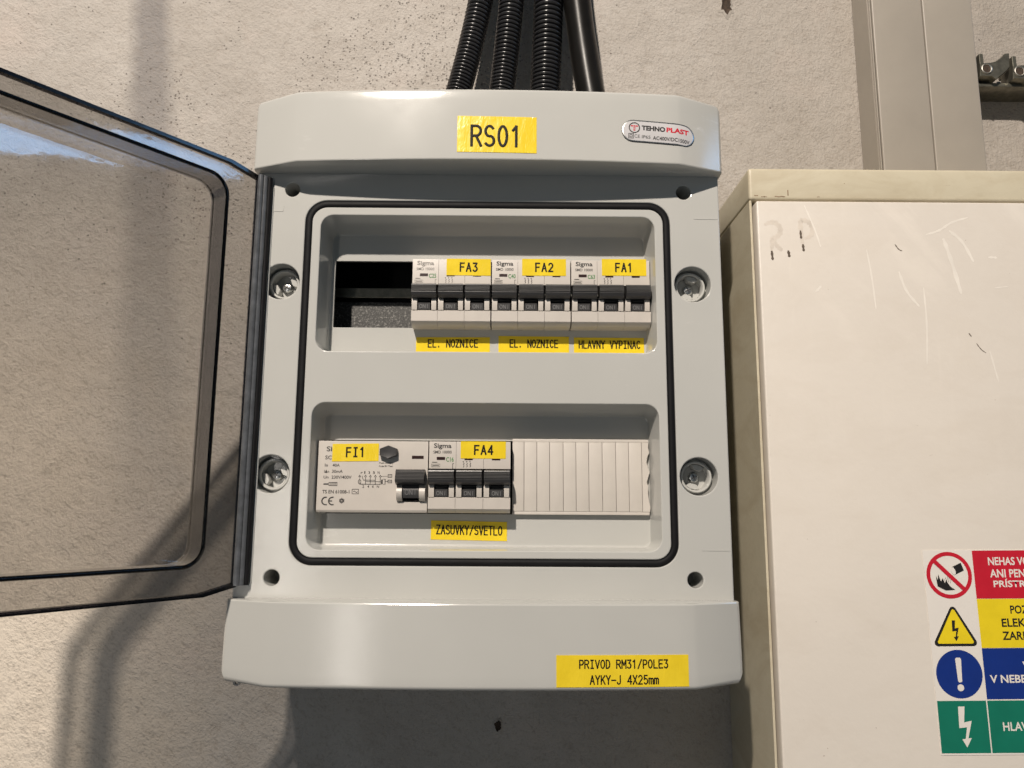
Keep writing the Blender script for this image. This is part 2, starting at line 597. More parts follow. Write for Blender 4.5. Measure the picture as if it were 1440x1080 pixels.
# stroke letters of the label printer, in a cell 4 wide and 6 high
G = {
    'R': [[(0, 0), (0, 6), (2, 6)] + arc(2, 4.5, 1.9, 1.5, 90, -90)[1:] + [(0, 3)], [(1.9, 3), (4, 0)]],
    'S': [arc(2, 4.45, 1.75, 1.55, 35, 270, 12) + arc(2, 1.5, 1.9, 1.5, 90, -145, 12)[1:]],
    '0': [arc(2, 3, 1.75, 3, 0, 360, 24)],
    'O': [arc(2, 3, 1.9, 3, 0, 360, 24)],
    '1': [[(0.7, 4.8), (2.1, 6), (2.1, 0)]],
    'F': [[(0.2, 0), (0.2, 6), (3.8, 6)], [(0.2, 3.1), (3.3, 3.1)]],
    'A': [[(0, 0), (2, 6), (4, 0)], [(0.8, 2.1), (3.2, 2.1)]],
    '3': [[(0.2, 6), (3.6, 6), (1.8, 3.6)] + arc(1.8, 1.8, 1.9, 1.8, 80, -145, 12)],
    '2': [arc(2, 4.3, 1.8, 1.7, 160, -25, 12) + [(0.1, 0), (3.9, 0)]],
    '4': [[(3.0, 0), (3.0, 6), (0, 1.7), (4, 1.7)]],
    '5': [[(3.6, 6), (0.7, 6), (0.45, 3.3)] + arc(2, 1.9, 1.9, 1.9, 115, -140, 12)],
    'I': [[(2, 0), (2, 6)], [(0.7, 6), (3.3, 6)], [(0.7, 0), (3.3, 0)]],
    'E': [[(3.8, 6), (0.2, 6), (0.2, 0), (3.8, 0)], [(0.2, 3.1), (3.4, 3.1)]],
    'L': [[(0.3, 6), (0.3, 0), (3.8, 0)]],
    '.': [[(1.6, 0.05), (1.6, 0.65)]],
    'N': [[(0.1, 0), (0.1, 6), (3.9, 0), (3.9, 6)]],
    'Z': [[(0.2, 6), (3.8, 6), (0.1, 0), (3.9, 0)]],
    'C': [arc(2.1, 3, 1.95, 3, 45, 315, 16)],
    'H': [[(0.1, 0), (0.1, 6)], [(3.9, 0), (3.9, 6)], [(0.1, 3.1), (3.9, 3.1)]],
    'V': [[(0, 6), (2, 0), (4, 6)]],
    'Y': [[(0, 6), (2, 2.9), (4, 6)], [(2, 2.9), (2, 0)]],
    'P': [[(0.2, 0), (0.2, 6), (2.1, 6)] + arc(2.1, 4.3, 1.8, 1.7, 90, -90)[1:] + [(0.2, 2.6)]],
    'D': [[(0.2, 0), (0.2, 6), (1.6, 6)] + arc(1.6, 3, 2.2, 3, 90, -90, 12)[1:] + [(0.2, 0)]],
    'M': [[(0, 0), (0, 6), (2, 2.2), (4, 6), (4, 0)]],
    'K': [[(0.2, 0), (0.2, 6)], [(3.9, 6), (0.2, 2.3)], [(1.5, 3.6), (4, 0)]],
    'U': [[(0.1, 6), (0.1, 1.7)] + arc(2, 1.7, 1.9, 1.7, 180, 360)[1:] + [(3.9, 6)]],
    'T': [[(0, 6), (4, 6)], [(2, 6), (2, 0)]],
    'J': [[(3.2, 6), (3.2, 1.5)] + arc(1.7, 1.5, 1.5, 1.5, 0, -170)[1:]],
    'X': [[(0.1, 6), (3.9, 0)], [(3.9, 6), (0.1, 0)]],
    '-': [[(0, 2.7), (4, 2.7)]],
    '/': [[(0.2, -0.3), (3.8, 6.3)]],
    'm': [[(0, 0), (0, 4)], arc(1.05, 2.9, 1.05, 1.1, 180, 0, 8) + [(2.1, 0)], arc(3.1, 2.9, 1.0, 1.1, 180, 0, 8) + [(4.1, 0)]],
}


def strokes(bm, s, x0, x1, z0, z1, y, thick, gap=2.0, n=6, mi=0, drop=0.0):
    """the label printer's even-width letters; drop tilts the line (rise at its right end)"""
    total = len(s) * 4 + (len(s) - 1) * gap
    kx = (x1 - x0) / total
    kz = (z1 - z0) / 6.0
    for i, ch in enumerate(s):
        if ch == ' ':
            continue
        ox = x0 + i * (4 + gap) * kx
        pieces = []
        for pl in G[ch]:
            cur = [pl[0]]
            for i2 in range(1, len(pl)):
                cur.append(pl[i2])
                if i2 < len(pl) - 1:
                    d1 = Vector(((pl[i2][0] - pl[i2 - 1][0]) * kx, (pl[i2][1] - pl[i2 - 1][1]) * kz))
                    d2 = Vector(((pl[i2 + 1][0] - pl[i2][0]) * kx, (pl[i2 + 1][1] - pl[i2][1]) * kz))
                    if d1.length > 1e-9 and d2.length > 1e-9 and d1.angle(d2) > 0.8:
                        pieces.append(cur)
                        cur = [pl[i2]]
            pieces.append(cur)
        for q, pl in enumerate(pieces):
            if len(pl) > 1:
                # square line ends reach half a line width further
                for e_, f_ in ((0, 1), (-1, -2)):
                    dv = Vector(((pl[e_][0] - pl[f_][0]) * kx, (pl[e_][1] - pl[f_][1]) * kz))
                    if dv.length > 1e-9:
                        dv = dv.normalized() * thick * 0.38
                        pl[e_] = (pl[e_][0] + dv.x / kx, pl[e_][1] + dv.y / kz)
            pts = [(ox + a * kx, y - 0.00001 * q, z0 + b * kz + drop * (ox + a * kx - x0) / (x1 - x0)) for a, b in pl]
            tube(bm, pts, thick / 2, n, True, 0.24, mi)


def sticker(parent, quad, y, lines, thick, label, mat=None, gap=2.0, tilt=0.0, bow=None):
    """yellow tape with printed lines; quad = x0, x1, z0, z1; lines = (text, x0, x1, z0, z1)"""
    x0, x1, z0, z1 = quad
    bm = bmesh.new()
    nx, nz = 14, 5
    rows = []
    for j in range(nz + 1):
        row = []
        for i in range(nx + 1):
            u, w = i / nx, j / nz
            yb = bow(x0 + (x1 - x0) * u) if bow else y
            lift = 0.00005 * (0.5 + 0.5 * math.sin(u * 17 + x0 * 300)) * (abs(w - 0.5) * 2) ** 2
            row.append(bm.verts.new((x0 + (x1 - x0) * u, yb - 0.00022 - lift, z0 + (z1 - z0) * w + tilt * (u - 0.5))))
        rows.append(row)
    for a, b in zip(rows, rows[1:]):
        bridge(bm, a, b, closed=False)
    rim = rows[0] + [r_[-1] for r_ in rows[1:]] + rows[-1][-2::-1] + [r_[0] for r_ in rows[-2:0:-1]]
    back = [bm.verts.new((v.co.x, v.co.y + 0.0004, v.co.z)) for v in rim]
    bridge(bm, rim, back)
    st = finish(bm, 'sticker', mat or M['tape'], parent, 50)
    st['label'] = label
    bm = bmesh.new()
    for s, a, b, c, d in lines:
        strokes(bm, s, a, b, c, d, y - 0.00034, thick * 1.1, gap, drop=tilt * (b - a) / (x1 - x0))
    if bow:
        for v in bm.verts:
            v.co.y += bow(v.co.x) - y
    finish(bm, 'lettering', M['tape_ink'], st, 60)
    return st


# ------------------------------------------------------------------ wall
WY = 0.115
bm = bmesh.new()
vs_ = [bm.verts.new(p) for p in ((-2.2, WY, -1.6), (2.6, WY, -1.6), (2.6, WY, 1.6), (-2.2, WY, 1.6))]
bm.faces.new(vs_)
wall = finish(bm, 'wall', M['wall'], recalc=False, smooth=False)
tag(wall, 'rough beige plaster wall behind the boxes', None, None, 'structure')


def wall_hole(x, z, rx, rz, label):
    """broken-out screw hole: ragged crater rim with a rusty throat"""
    bm = bmesh.new()
    n = 22
    rnd = [random.uniform(0.75, 1.25) for _ in range(n)]
    prof = ((1.9, -0.0001), (1.35, -0.0009), (1.0, -0.0004), (0.75, 0.004), (0.5, 0.012))
    last = None
    for k, (f, y) in enumerate(prof):
        cur = [bm.verts.new((x + rx * f * (1 + (rnd[i] - 1) * 1.0) * math.cos(2 * PI * i / n), WY + y - (0.0004 if 0 < k < 3 else 0) * rnd[i], z + rz * f * rnd[i] * math.sin(2 * PI * i / n))) for i in range(n)]
        if last:
            bridge(bm, last, cur, 0 if k < 2 else 1)
        last = cur
    f = bm.faces.new(last)
    f.material_index = 1
    # everything deeper than the plaster skin is drawn in front of it as a shallow dish
    for v in bm.verts:
        if v.co.y > WY - 0.0001:
            v.co.y = WY - 0.00015 - 0.00005 * random.random()
    o = finish(bm, 'screw_hole', [M['wall'], M['rust']], None, 60)
    tag(o, label, 'hole')
    return o


wall_hole(0.2039, 0.353, 0.0035, 0.006, 'rusty broken screw hole high on the plaster wall')
wall_hole(0.0085, -0.2475, 0.0019, 0.0028, 'small dark screw hole in the shaded wall below the grey box')

# ------------------------------------------------------------------ grey distribution box
BX = empty('distribution_box', 'open grey plastic distribution box with smoked door, topped by black conduits', 'fuse box', (0, 0, 0))

# rear housing: hollow shell screwed to the wall
bm = bmesh.new()
o1 = ring(bm, rr(0, 0, 0.1575, 0.187, 0.008), 0.012)
o2 = ring(bm, rr(0, 0, 0.1575, 0.187, 0.008), WY - 0.0005)
i1 = ring(bm, rr(0, 0, 0.1545, 0.184, 0.006), 0.012)
i2 = ring(bm, rr(0, 0, 0.1545, 0.184, 0.006), WY - 0.006)
bridge(bm, o1, o2)
bridge(bm, o1, i1)
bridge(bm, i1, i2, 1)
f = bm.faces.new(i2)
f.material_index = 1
bm.faces.new(o2)
finish(bm, 'housing', [M['grey'], M['dark']], BX, 30)

bm = bmesh.new()
box(bm, -0.150, 0.150, 0.056, 0.058, 0.028, 0.0655, 0.0005, 1)
box(bm, -0.150, 0.150, 0.056, 0.058, -0.165, -0.058, 0.0005, 1)
finish(bm, 'mounting_plate', M['speckle'], BX)

bm = bmesh.new()
extrude_yz(bm, [(0.0500, 0.0672), (0.0500, 0.0690), (0.0512, 0.0690), (0.0512, 0.0745), (0.0560, 0.0745), (0.0560, 0.0735), (0.0522, 0.0735), (0.0522, 0.0672)], -0.150, 0.150)
finish(bm, 'din_rail', M['dullmetal'], BX, 30)

# front panel: gasket groove, two pockets, four screw wells, four round holes
FIL = ((0.0007, 0.0), (0.00045, 0.00008), (0.0002, 0.00026), (0.00006, 0.00048), (0.0, 0.0008))
PD = 0.025
POCK = ((0.0639, 0.0470, 0.0386, 0.0868), (-0.0645, 0.0470, -0.0890, -0.0398))
HOLES = [(sx * 0.1335, sz * 0.1289) for sx in (-1, 1) for sz in (-1, 1)]
WELLS = [(sx * 0.1378, sz * 0.0640) for sx in (-1, 1) for sz in (-1, 1)]
bm = bmesh.new()
hx, hz = 0.1575, 0.1420
out0 = ring(bm, rr(0, 0, hx - 0.0008, hz, 0.0012, 2), 0.0)
out1 = ring(bm, rr(0, 0, hx - 0.0002, hz, 0.0012, 2), 0.0004)
out2 = ring(bm, rr(0, 0, hx, hz, 0.0012, 2), 0.0012)
out3 = ring(bm, rr(0, 0, hx, hz, 0.0012, 2), 0.0118)
bridge(bm, out0, out1)
bridge(bm, out1, out2)
bridge(bm, out2, out3)
GW, GH, GR = 0.1213, 0.1189, 0.0125


def filleted(kind, *a):
    lps = [ring(bm, kind(d), y) for d, y in FIL]
    for p, q in zip(lps, lps[1:]):
        bridge(bm, p, q)
    return lps[0], lps[-1]


ga, gb = filleted(lambda d: rr(0, 0, GW + 0.0024 + d, GH + 0.0024 + d, GR + 0.0024 + d, 9))
gi, gj = filleted(lambda d: rr(0, 0, GW - 0.0024 - d, GH - 0.0024 - d, GR - 0.0024 - d, 9))
g2 = ring(bm, rr(0, 0, GW + 0.0024, GH + 0.0024, GR + 0.0024, 9), 0.003)
g3 = ring(bm, rr(0, 0, GW - 0.0024, GH - 0.0024, GR - 0.0024, 9), 0.003)
bridge(bm, gb, g2)
bridge(bm, g2, g3)
bridge(bm, g3, gj)
outer_loops = [out0, ga]
for x, z in HOLES:
    a, b = filleted(lambda d: circ(x, z, 0.0050 + d, 26))
    outer_loops.append(a)
    last = lathe_y(bm, x, z, ((0.0050, 0.00081), (0.0047, 0.024)), 26)
    bm.faces.new(last)
for x, z in WELLS:
    a, b = filleted(lambda d: circ(x, z, 0.0122 + d, 36))
    outer_loops.append(a)
    lathe_y(bm, x, z, ((0.0122, 0.00081), (0.0119, 0.0125), (0.0090, 0.0126), (0.0090, 0.0145)), 36)
fill(bm, outer_loops)
inner_loops = [gi]
for cz, hh, a0, a1 in POCK:
    top = cz + hh
    a, b = filleted(lambda d: rr(0, cz, 0.1130 + d, hh + d, 0.0085 + d, 8))
    inner_loops.append(a)
    e = ring(bm, rr(0, cz - 0.0016, 0.1104, hh - 0.0030, 0.0050, 8), PD - 0.0012)
    e2 = ring(bm, rr(0, cz - 0.0016, 0.1100, hh - 0.0034, 0.0045, 8), PD - 0.0003)
    e3 = ring(bm, rr(0, cz - 0.0016, 0.1092, hh - 0.0042, 0.0040, 8), PD)
    bridge(bm, b, e)
    bridge(bm, e, e2)
    bridge(bm, e2, e3)
    ac, ah = (a0 + a1) / 2, (a1 - a0) / 2
    s0 = ring(bm, rr(0.0008, ac, 0.1086, ah, 0.0006, 2), PD)
    s1 = ring(bm, rr(0.0008, ac, 0.1086, ah, 0.0006, 2), PD + 0.0022)
    fill(bm, [e3, s0])
    bridge(bm, s0, s1)
fill(bm, inner_loops)
bmesh.ops.remove_doubles(bm, verts=bm.verts, dist=0.000002)
finish(bm, 'front_panel', M['grey'], BX, 13)

# rubber seal in the groove
bm = bmesh.new()
prof = ((0.0021, 0.0026), (0.0021, 0.0006), (0.0012, -0.0002), (-0.0012, -0.0002), (-0.0021, 0.0006), (-0.0021, 0.0026))
last = None
for d, y in prof:
    cur = ring(bm, rr(0, 0, GW + d, GH + d, GR + d, 9), y)
    if last:
        bridge(bm, last, cur)
    last = cur
finish(bm, 'gasket', M['rubber'], BX, 50)

# quarter-turn closures in the wells
for k, (x, z) in enumerate(WELLS):
    bm = bmesh.new()
    lathe_y(bm, x, z, ((0.0104, 0.0128), (0.0104, 0.0082), (0.0099, 0.0075), (0.0090, 0.0076), (0.0086, 0.0082), (0.0084, 0.0172)), 36)
    rot = (0.4 if x > 0 else -0.5)
    last = lathe_y(bm, x, z, ((0.0084, 0.0172), (0.0030, 0.0173)), 36)
    bm.faces.new(last)
    # two lugs bridging the rim
    for s_ in (0, PI):
        a = rot + s_ + 0.9
        pts = [(x + r_ * math.cos(a + t_), z + r_ * math.sin(a + t_)) for r_, t_ in ((0.0083, -0.55), (0.0083, -0.2), (0.0083, 0.2), (0.0083, 0.55), (0.0052, 0.45), (0.0045, 0.0), (0.0052, -0.45))]
        extrude_xz(bm, pts, 0.0098, 0.0168, 0, 0.0004)
    cl = finish(bm, 'closure_insert', M['grey'], BX, 35)
    bm = bmesh.new()
    sx, sz = x, z - 0.0002
    lastr = lathe_y(bm, sx, sz, ((0.0034, 0.0172), (0.0034, 0.0146), (0.0028, 0.0136), (0.0014, 0.0132)), 20)
    bm.faces.new(lastr)
    for a in (rot, rot + PI / 2):
        c_, s_ = math.cos(a), math.sin(a)
        pts = [(sx + u * c_ - w * s_, sz + u * s_ + w * c_) for u, w in ((-0.0022, -0.00035), (0.0022, -0.00035), (0.0022, 0.00035), (-0.0022, 0.00035))]
        extrude_xz(bm, pts, 0.01308 if a == rot else 0.01306, 0.0136, 1)
    finish(bm, 'screw', [M['metal'], M['black']], cl, 35)


# top and bottom end caps: bowed front, swept back at both ends
def plan():
    pts = []
    pts += [(-0.1590, 0.0125), (-0.1590, -0.0035)]
    cxl, cyl, r = -0.1540, -0.0035, 0.0050
    for i in range(1, 6):
        a = R(180 + 62 * i / 5)
        pts.append((cxl + r * math.cos(a), cyl + r * math.sin(a)))
    n = 24
    for i in range(n + 1):
        x = -0.1260 + 0.2520 * i / n
        u = x / 0.1260
        y = -0.0195 - 0.0050 * (1 - u * u)
        if i == 0:
            pts += [(-0.1295, -0.0184)]
        pts.append((x, y))
        if i == n:
            pts += [(0.1295, -0.0184)]
    right = [(-x, y) for x, y in pts[:7]][::-1]
    return pts + right


def inset(poly, d):
    n = len(poly)
    out = []
    for i in range(n):
        a, b, c = Vector(poly[i - 1]), Vector(poly[i]), Vector(poly[(i + 1) % n])
        d1 = (b - a).normalized()
        d2 = (c - b).normalized()
        n1 = Vector((-d1.y, d1.x))
        n2 = Vector((-d2.y, d2.x))
        m = (n1 + n2)
        k = m.dot(n1)
        p = b + m * (d / max(0.5, k))
        out.append((p.x, p.y))
    return out


PL = plan()


def endcap(name, zseam, zend, rim, flare=0.0):
    sgn = 1 if zend > zseam else -1
    secs = [(zseam, 0.0009), (zseam + sgn * 0.00025, 0.0003), (zseam + sgn * 0.0009, 0.0)]
    for i in range(9):
        w = i / 8
        secs.append((zseam + sgn * 0.0009 + (zend - sgn * rim - zseam - sgn * 0.0009) * w, -flare * math.sin(w * PI * 0.5)))
    for i in range(1, 8):
        a = R(90 * i / 7)
        secs.append((zend - sgn * rim + sgn * rim * math.sin(a), -flare + rim * (1 - math.cos(a))))
    bm = bmesh.new()
    last = None
    first = None
    for z, d in secs:
        poly = inset(PL, d)
        poly = [(x, y if PL[i][1] < 0.012 else 0.0125) for i, (x, y) in enumerate(poly)]
        wz = max(0.0, (z - zseam) / (zend - zseam))

        def drop(x):
            q = abs(x) - (0.159 - 0.0075)
            return 0.0 if q <= 0 else 0.0075 - math.sqrt(max(0.0, 0.0075 ** 2 - min(q, 0.0072) ** 2))
        cur = [bm.verts.new((x, y, z - sgn * drop(x) * max(0.0, wz - 0.5) * 2)) for x, y in poly]
        if last:
            bridge(bm, last, cur)
        else:
            first = cur
        last = cur
    bm.faces.new(last)
    bm.faces.new(first)
    return finish(bm, name, M['grey'], BX, 28)


endcap('end_cap', 0.1402, 0.1905, 0.0026)
endcap('end_cap', -0.1410, -0.1905, 0.0028, 0.0006)

# eyelet under the lower end cap
bm = bmesh.new()
lathe_y(bm, -0.1500, -0.1905, ((0.0011, -0.004), (0.0024, -0.004), (0.0024, -0.0025), (0.0011, -0.0025), (0.0011, -0.004)), 16)
finish(bm, 'sealing_eyelet', M['smoke_hinge'], BX, 40)

# fine latch outlines near the panel's corners
for x0, x1, z0, z1 in ((0.1400, 0.1562, 0.1097, 0.11025), (0.1385, 0.1560, -0.1108, -0.11025), (-0.1475, -0.1390, 0.1131, 0.11365),
                       (-0.1475, -0.1400, -0.1104, -0.10985), (-0.13905, -0.1386, 0.1140, 0.1172)):
    bm = bmesh.new()
    box(bm, x0, x1, -0.00022, 0.0005, z0, z1)
    finish(bm, 'moulded_line', M['grey'], BX)

# stickers on the box
def capface(x):
    if abs(x) > 0.126:
        return -0.0195 + (abs(x) - 0.126) * 0.375
    return -0.0195 - 0.0050 * (1 - (x / 0.126) ** 2)


sticker(BX, (-0.0200, 0.0322, 0.1450, 0.1702), -0.02445, [('RS01', -0.0105, 0.0217, 0.1497, 0.1635)], 0.00165, 'yellow sticker reading RS01', gap=1.7, tilt=-0.0006, bow=capface)
sticker(BX, (0.0440, 0.1228, -0.1880, -0.1700), -0.0238,
        [('PRIVOD RM31/POLE3', 0.0577, 0.1103, -0.17730, -0.1728), ('AYKY-J 4X25mm', 0.0640, 0.1043, -0.18625, -0.18150)], 0.00068,
        'two-line yellow sticker reading PRIVOD RM31/POLE3', gap=1.5, bow=lambda x: capface(x) - 0.0006)
for lab, x0, x1, z0, z1, ln, tl in (
        ('EL. NOZNICE', -0.0496, 0.0016, 0.0212, 0.0322, ('EL. NOZNICE', -0.0412, -0.0068, 0.0250, 0.0302), 0.0003),
        ('EL. NOZNICE', 0.0076, 0.0566, 0.0214, 0.0332, ('EL. NOZNICE', 0.0156, 0.0488, 0.0254, 0.0306), -0.0002),
        ('HLAVNY VYPINAC', 0.0600, 0.1088, 0.0212, 0.0326, ('HLAVNY VYPINAC', 0.0636, 0.1060, 0.0250, 0.0302), 0.0),
        ('ZASUVKY/SVETLO', -0.0364, 0.0144, -0.1062, -0.0936, ('ZASUVKY/SVETLO', -0.0326, 0.0110, -0.1020, -0.0964), -0.0008)):
    sticker(BX, (x0, x1, z0, z1), PD, [ln], 0.00072, 'yellow sticker reading ' + lab, gap=1.5, tilt=tl)

# maker's badge: domed silver pill, slightly askew
BY = -0.0228
bad = bpy.data.objects.new('badge', None)
bm = bmesh.new()
last = None
for d, y, mi in ((0.0, 0.0006, 0), (0.0, -0.0004, 0), (-0.0004, -0.0009, 0), (-0.0010, -0.0011, 1)):
    cur = ring(bm, rr(0, 0, 0.0248 + d, 0.0078 + d, 0.0077 + d, 10), y)
    if last:
        bridge(bm, last, cur, 0 if mi == 0 else 2)
    last = cur
f = bm.faces.new(last)
f.material_index = 1
badge = finish(bm, 'badge', [M['badge_rim'], M['badge'], M['metal']], BX, 50)
badge['label'] = 'silver pill-shaped badge with red and black lettering'
badge.location = (0.1134, 0.0, 0.1616)
badge.rotation_euler = (0, R(2.6), 0)
ty = -0.00125
join_meshes([text_mesh('TEHNO', -0.0116, 0.0042, 0.0007, 0.0042, ty, 0.045), text_mesh('AC400V/DC1500V', -0.0040, 0.0213, -0.0054, -0.0027, ty, 0.02),
             text_mesh('CE', -0.0163, -0.0127, -0.0049, -0.0026, ty), text_mesh('IP65', -0.0113, -0.0056, -0.0050, -0.0027, ty, 0.004)], 'lettering', M['signblack'], badge)
text('PLAST', 0.0050, 0.0206, 0.0007, 0.0042, ty, M['red'], badge, bold=0.04)
bm = bmesh.new()
a = ring(bm, circ(-0.0165, 0.0021, 0.0038, 28), ty)
b = ring(bm, circ(-0.0165, 0.0021, 0.0031, 28), ty)
bridge(bm, a, b, 0)
for x, z, w, h, mi in ((-0.0182, 0.0033, 0.0009, 0.0009, 1), (-0.0165, 0.0033, 0.0009, 0.0009, 1), (-0.0148, 0.0033, 0.0009, 0.0009, 1),
                       (-0.0165, 0.0019, 0.0009, 0.0008, 1), (-0.0165, 0.0004, 0.0009, 0.0008, 1)):
    q = ring(bm, [(x - w * 0.8, z - h / 2), (x + w * 0.8, z - h / 2), (x + w * 0.8, z + h / 2), (x - w * 0.8, z + h / 2)], ty - 0.00002)
    bm.faces.new(q).material_index = mi
for s_ in (0.0018, 0.0010):
    a = ring(bm, rr(-0.0186, -0.0038, s_, s_, 0.0001, 1), ty)
    b = ring(bm, rr(-0.0186, -0.0038, s_ - 0.0004, s_ - 0.0004, 0.00005, 1), ty)
    bridge(bm, a, b, 0)
finish(bm, 'emblem', [M['signblack'], M['red']], badge, smooth=False)
for o in [badge] + list(badge.children):
    bm = bmesh.new()
    bm.from_mesh(o.data)
    bmesh.ops.subdivide_edges(bm, edges=[e for e in bm.edges if e.calc_length() > 0.006], cuts=7)
    for v in bm.verts:
        v.co.y = v.co.y * 0.45 + capface(0.1134 + v.co.x) - 0.0001
    bm.to_mesh(o.data)
    bm.free()

# ------------------------------------------------------------------ smoked door, swung open about its left edge
HX, HY = -0.1490, -0.0097
DOOR_ANG = -R(128.3)


def door_xy(cx, cy):
    """closed position (box coordinates) -> opened"""
    dx, dy = cx - HX, cy - HY
    c_, s_ = math.cos(DOOR_ANG), math.sin(DOOR_ANG)
    return HX + dx * c_ - dy * s_, HY + dx * s_ + dy * c_


def door_mesh(bm):
    for v in bm.verts:
        v.co.x, v.co.y = door_xy(v.co.x, v.co.y)


DTH = 0.0026
DO, DI = -0.0195, -0.0169        # outer and inner face of the closed pane


def doutline(d=0.0):
    """door outline in the XZ plane: corners cut back slightly at both sides"""
    return [(-0.1488 + d, -0.1340 + d), (-0.1275 + d, -0.1384 + d), (0.1335 - d, -0.1384 + d), (0.1560 - d, -0.1340 + d),
            (0.1560 - d, 0.1348 - d), (0.1335 - d, 0.1388 - d), (-0.1275 + d, 0.1388 - d), (-0.1488 + d, 0.1348 - d)]


bm = bmesh.new()
a0_, a1_, a2_, a3_ = (ring(bm, doutline(d), y) for d, y in ((0.0006, DO), (0.0, DO + 0.0006), (0.0, DI - 0.0004), (0.0004, DI)))
bm.faces.new(a0_)
bm.faces.new(a3_)
for p_, q_ in ((a0_, a1_), (a1_, a2_), (a2_, a3_)):
    bridge(bm, p_, q_, 1)
door_mesh(bm)
door = finish(bm, 'door', [M['smoke'], M['smoke_edge']], BX, 24)
door['label'] = 'smoked transparent door swung wide open to the left'
# turned-in lip all round the door
bm = bmesh.new()
lip = [ring(bm, doutline(d), y) for d, y in ((0.0002, DI - 0.0002), (0.0002, DI + 0.0030), (0.0024, DI + 0.0030), (0.0026, DI - 0.0002))]
for p_, q_ in zip(lip, lip[1:]):
    bridge(bm, p_, q_)
for f in bm.faces:
    if f.calc_center_median().x < -0.1445:
        f.material_index = 1
door_mesh(bm)
finish(bm, 'door_edge', [M['smoke_edge'], M['smoke_rib']], door, 60)


# sealing rib standing on the inside of the door
def dface(x):
    return DI


bm = bmesh.new()
loops = []
for off, yt in ((0.0011, None), (0.0011, -0.0006), (-0.0011, -0.0006), (-0.0011, None)):
    pts = rr(0.0042, 0, GW + off, GH + off, GR + off, 9)
    if yt is None:
        loops.append([bm.verts.new((x, dface(x) - 0.0004, z)) for x, z in pts])
    else:
        loops.append(ring(bm, pts, yt))
for a, b in zip(loops, loops[1:]):
    bridge(bm, a, b)
door_mesh(bm)
finish(bm, 'sealing_rib', M['smoke_rib'], door, 40)
bm = bmesh.new()
for y, rad in ((-0.0006, 0.00125), (None, 0.00060)):
    pts = rr(0.0042, 0, GW, GH, GR, 9)
    pts = pts + pts[:2]
    tube(bm, [(x, (dface(x) + 0.0002) if y is None else y, z) for x, z in pts], rad, 6, False)
door_mesh(bm)
finish(bm, 'rib_edge', M['smoke_edge'], door, 60)

# hinge strip
bm = bmesh.new()
for x, y, r_, mi_ in ((-0.1527, -0.0078, 0.0020, 0), (-0.1507, -0.0056, 0.0021, 0), (-0.1484, -0.0032, 0.0019, 1)):
    tube(bm, [(x, y, -0.1330), (x, y, 0.1355)], r_, 14, mi=mi_)
finish(bm, 'hinge', [M['smoke_hinge'], M['rubber']], door, 40)
bm = bmesh.new()
tube(bm, [(-0.1464, -0.0002, -0.1320), (-0.1464, -0.0002, 0.1300)], 0.0008, 8)
finish(bm, 'hinge_rim', M['grey'], BX, 40)


# ------------------------------------------------------------------ modular devices
N = 0.012          # plane of their front faces
PX = 0.01815       # width of one pole


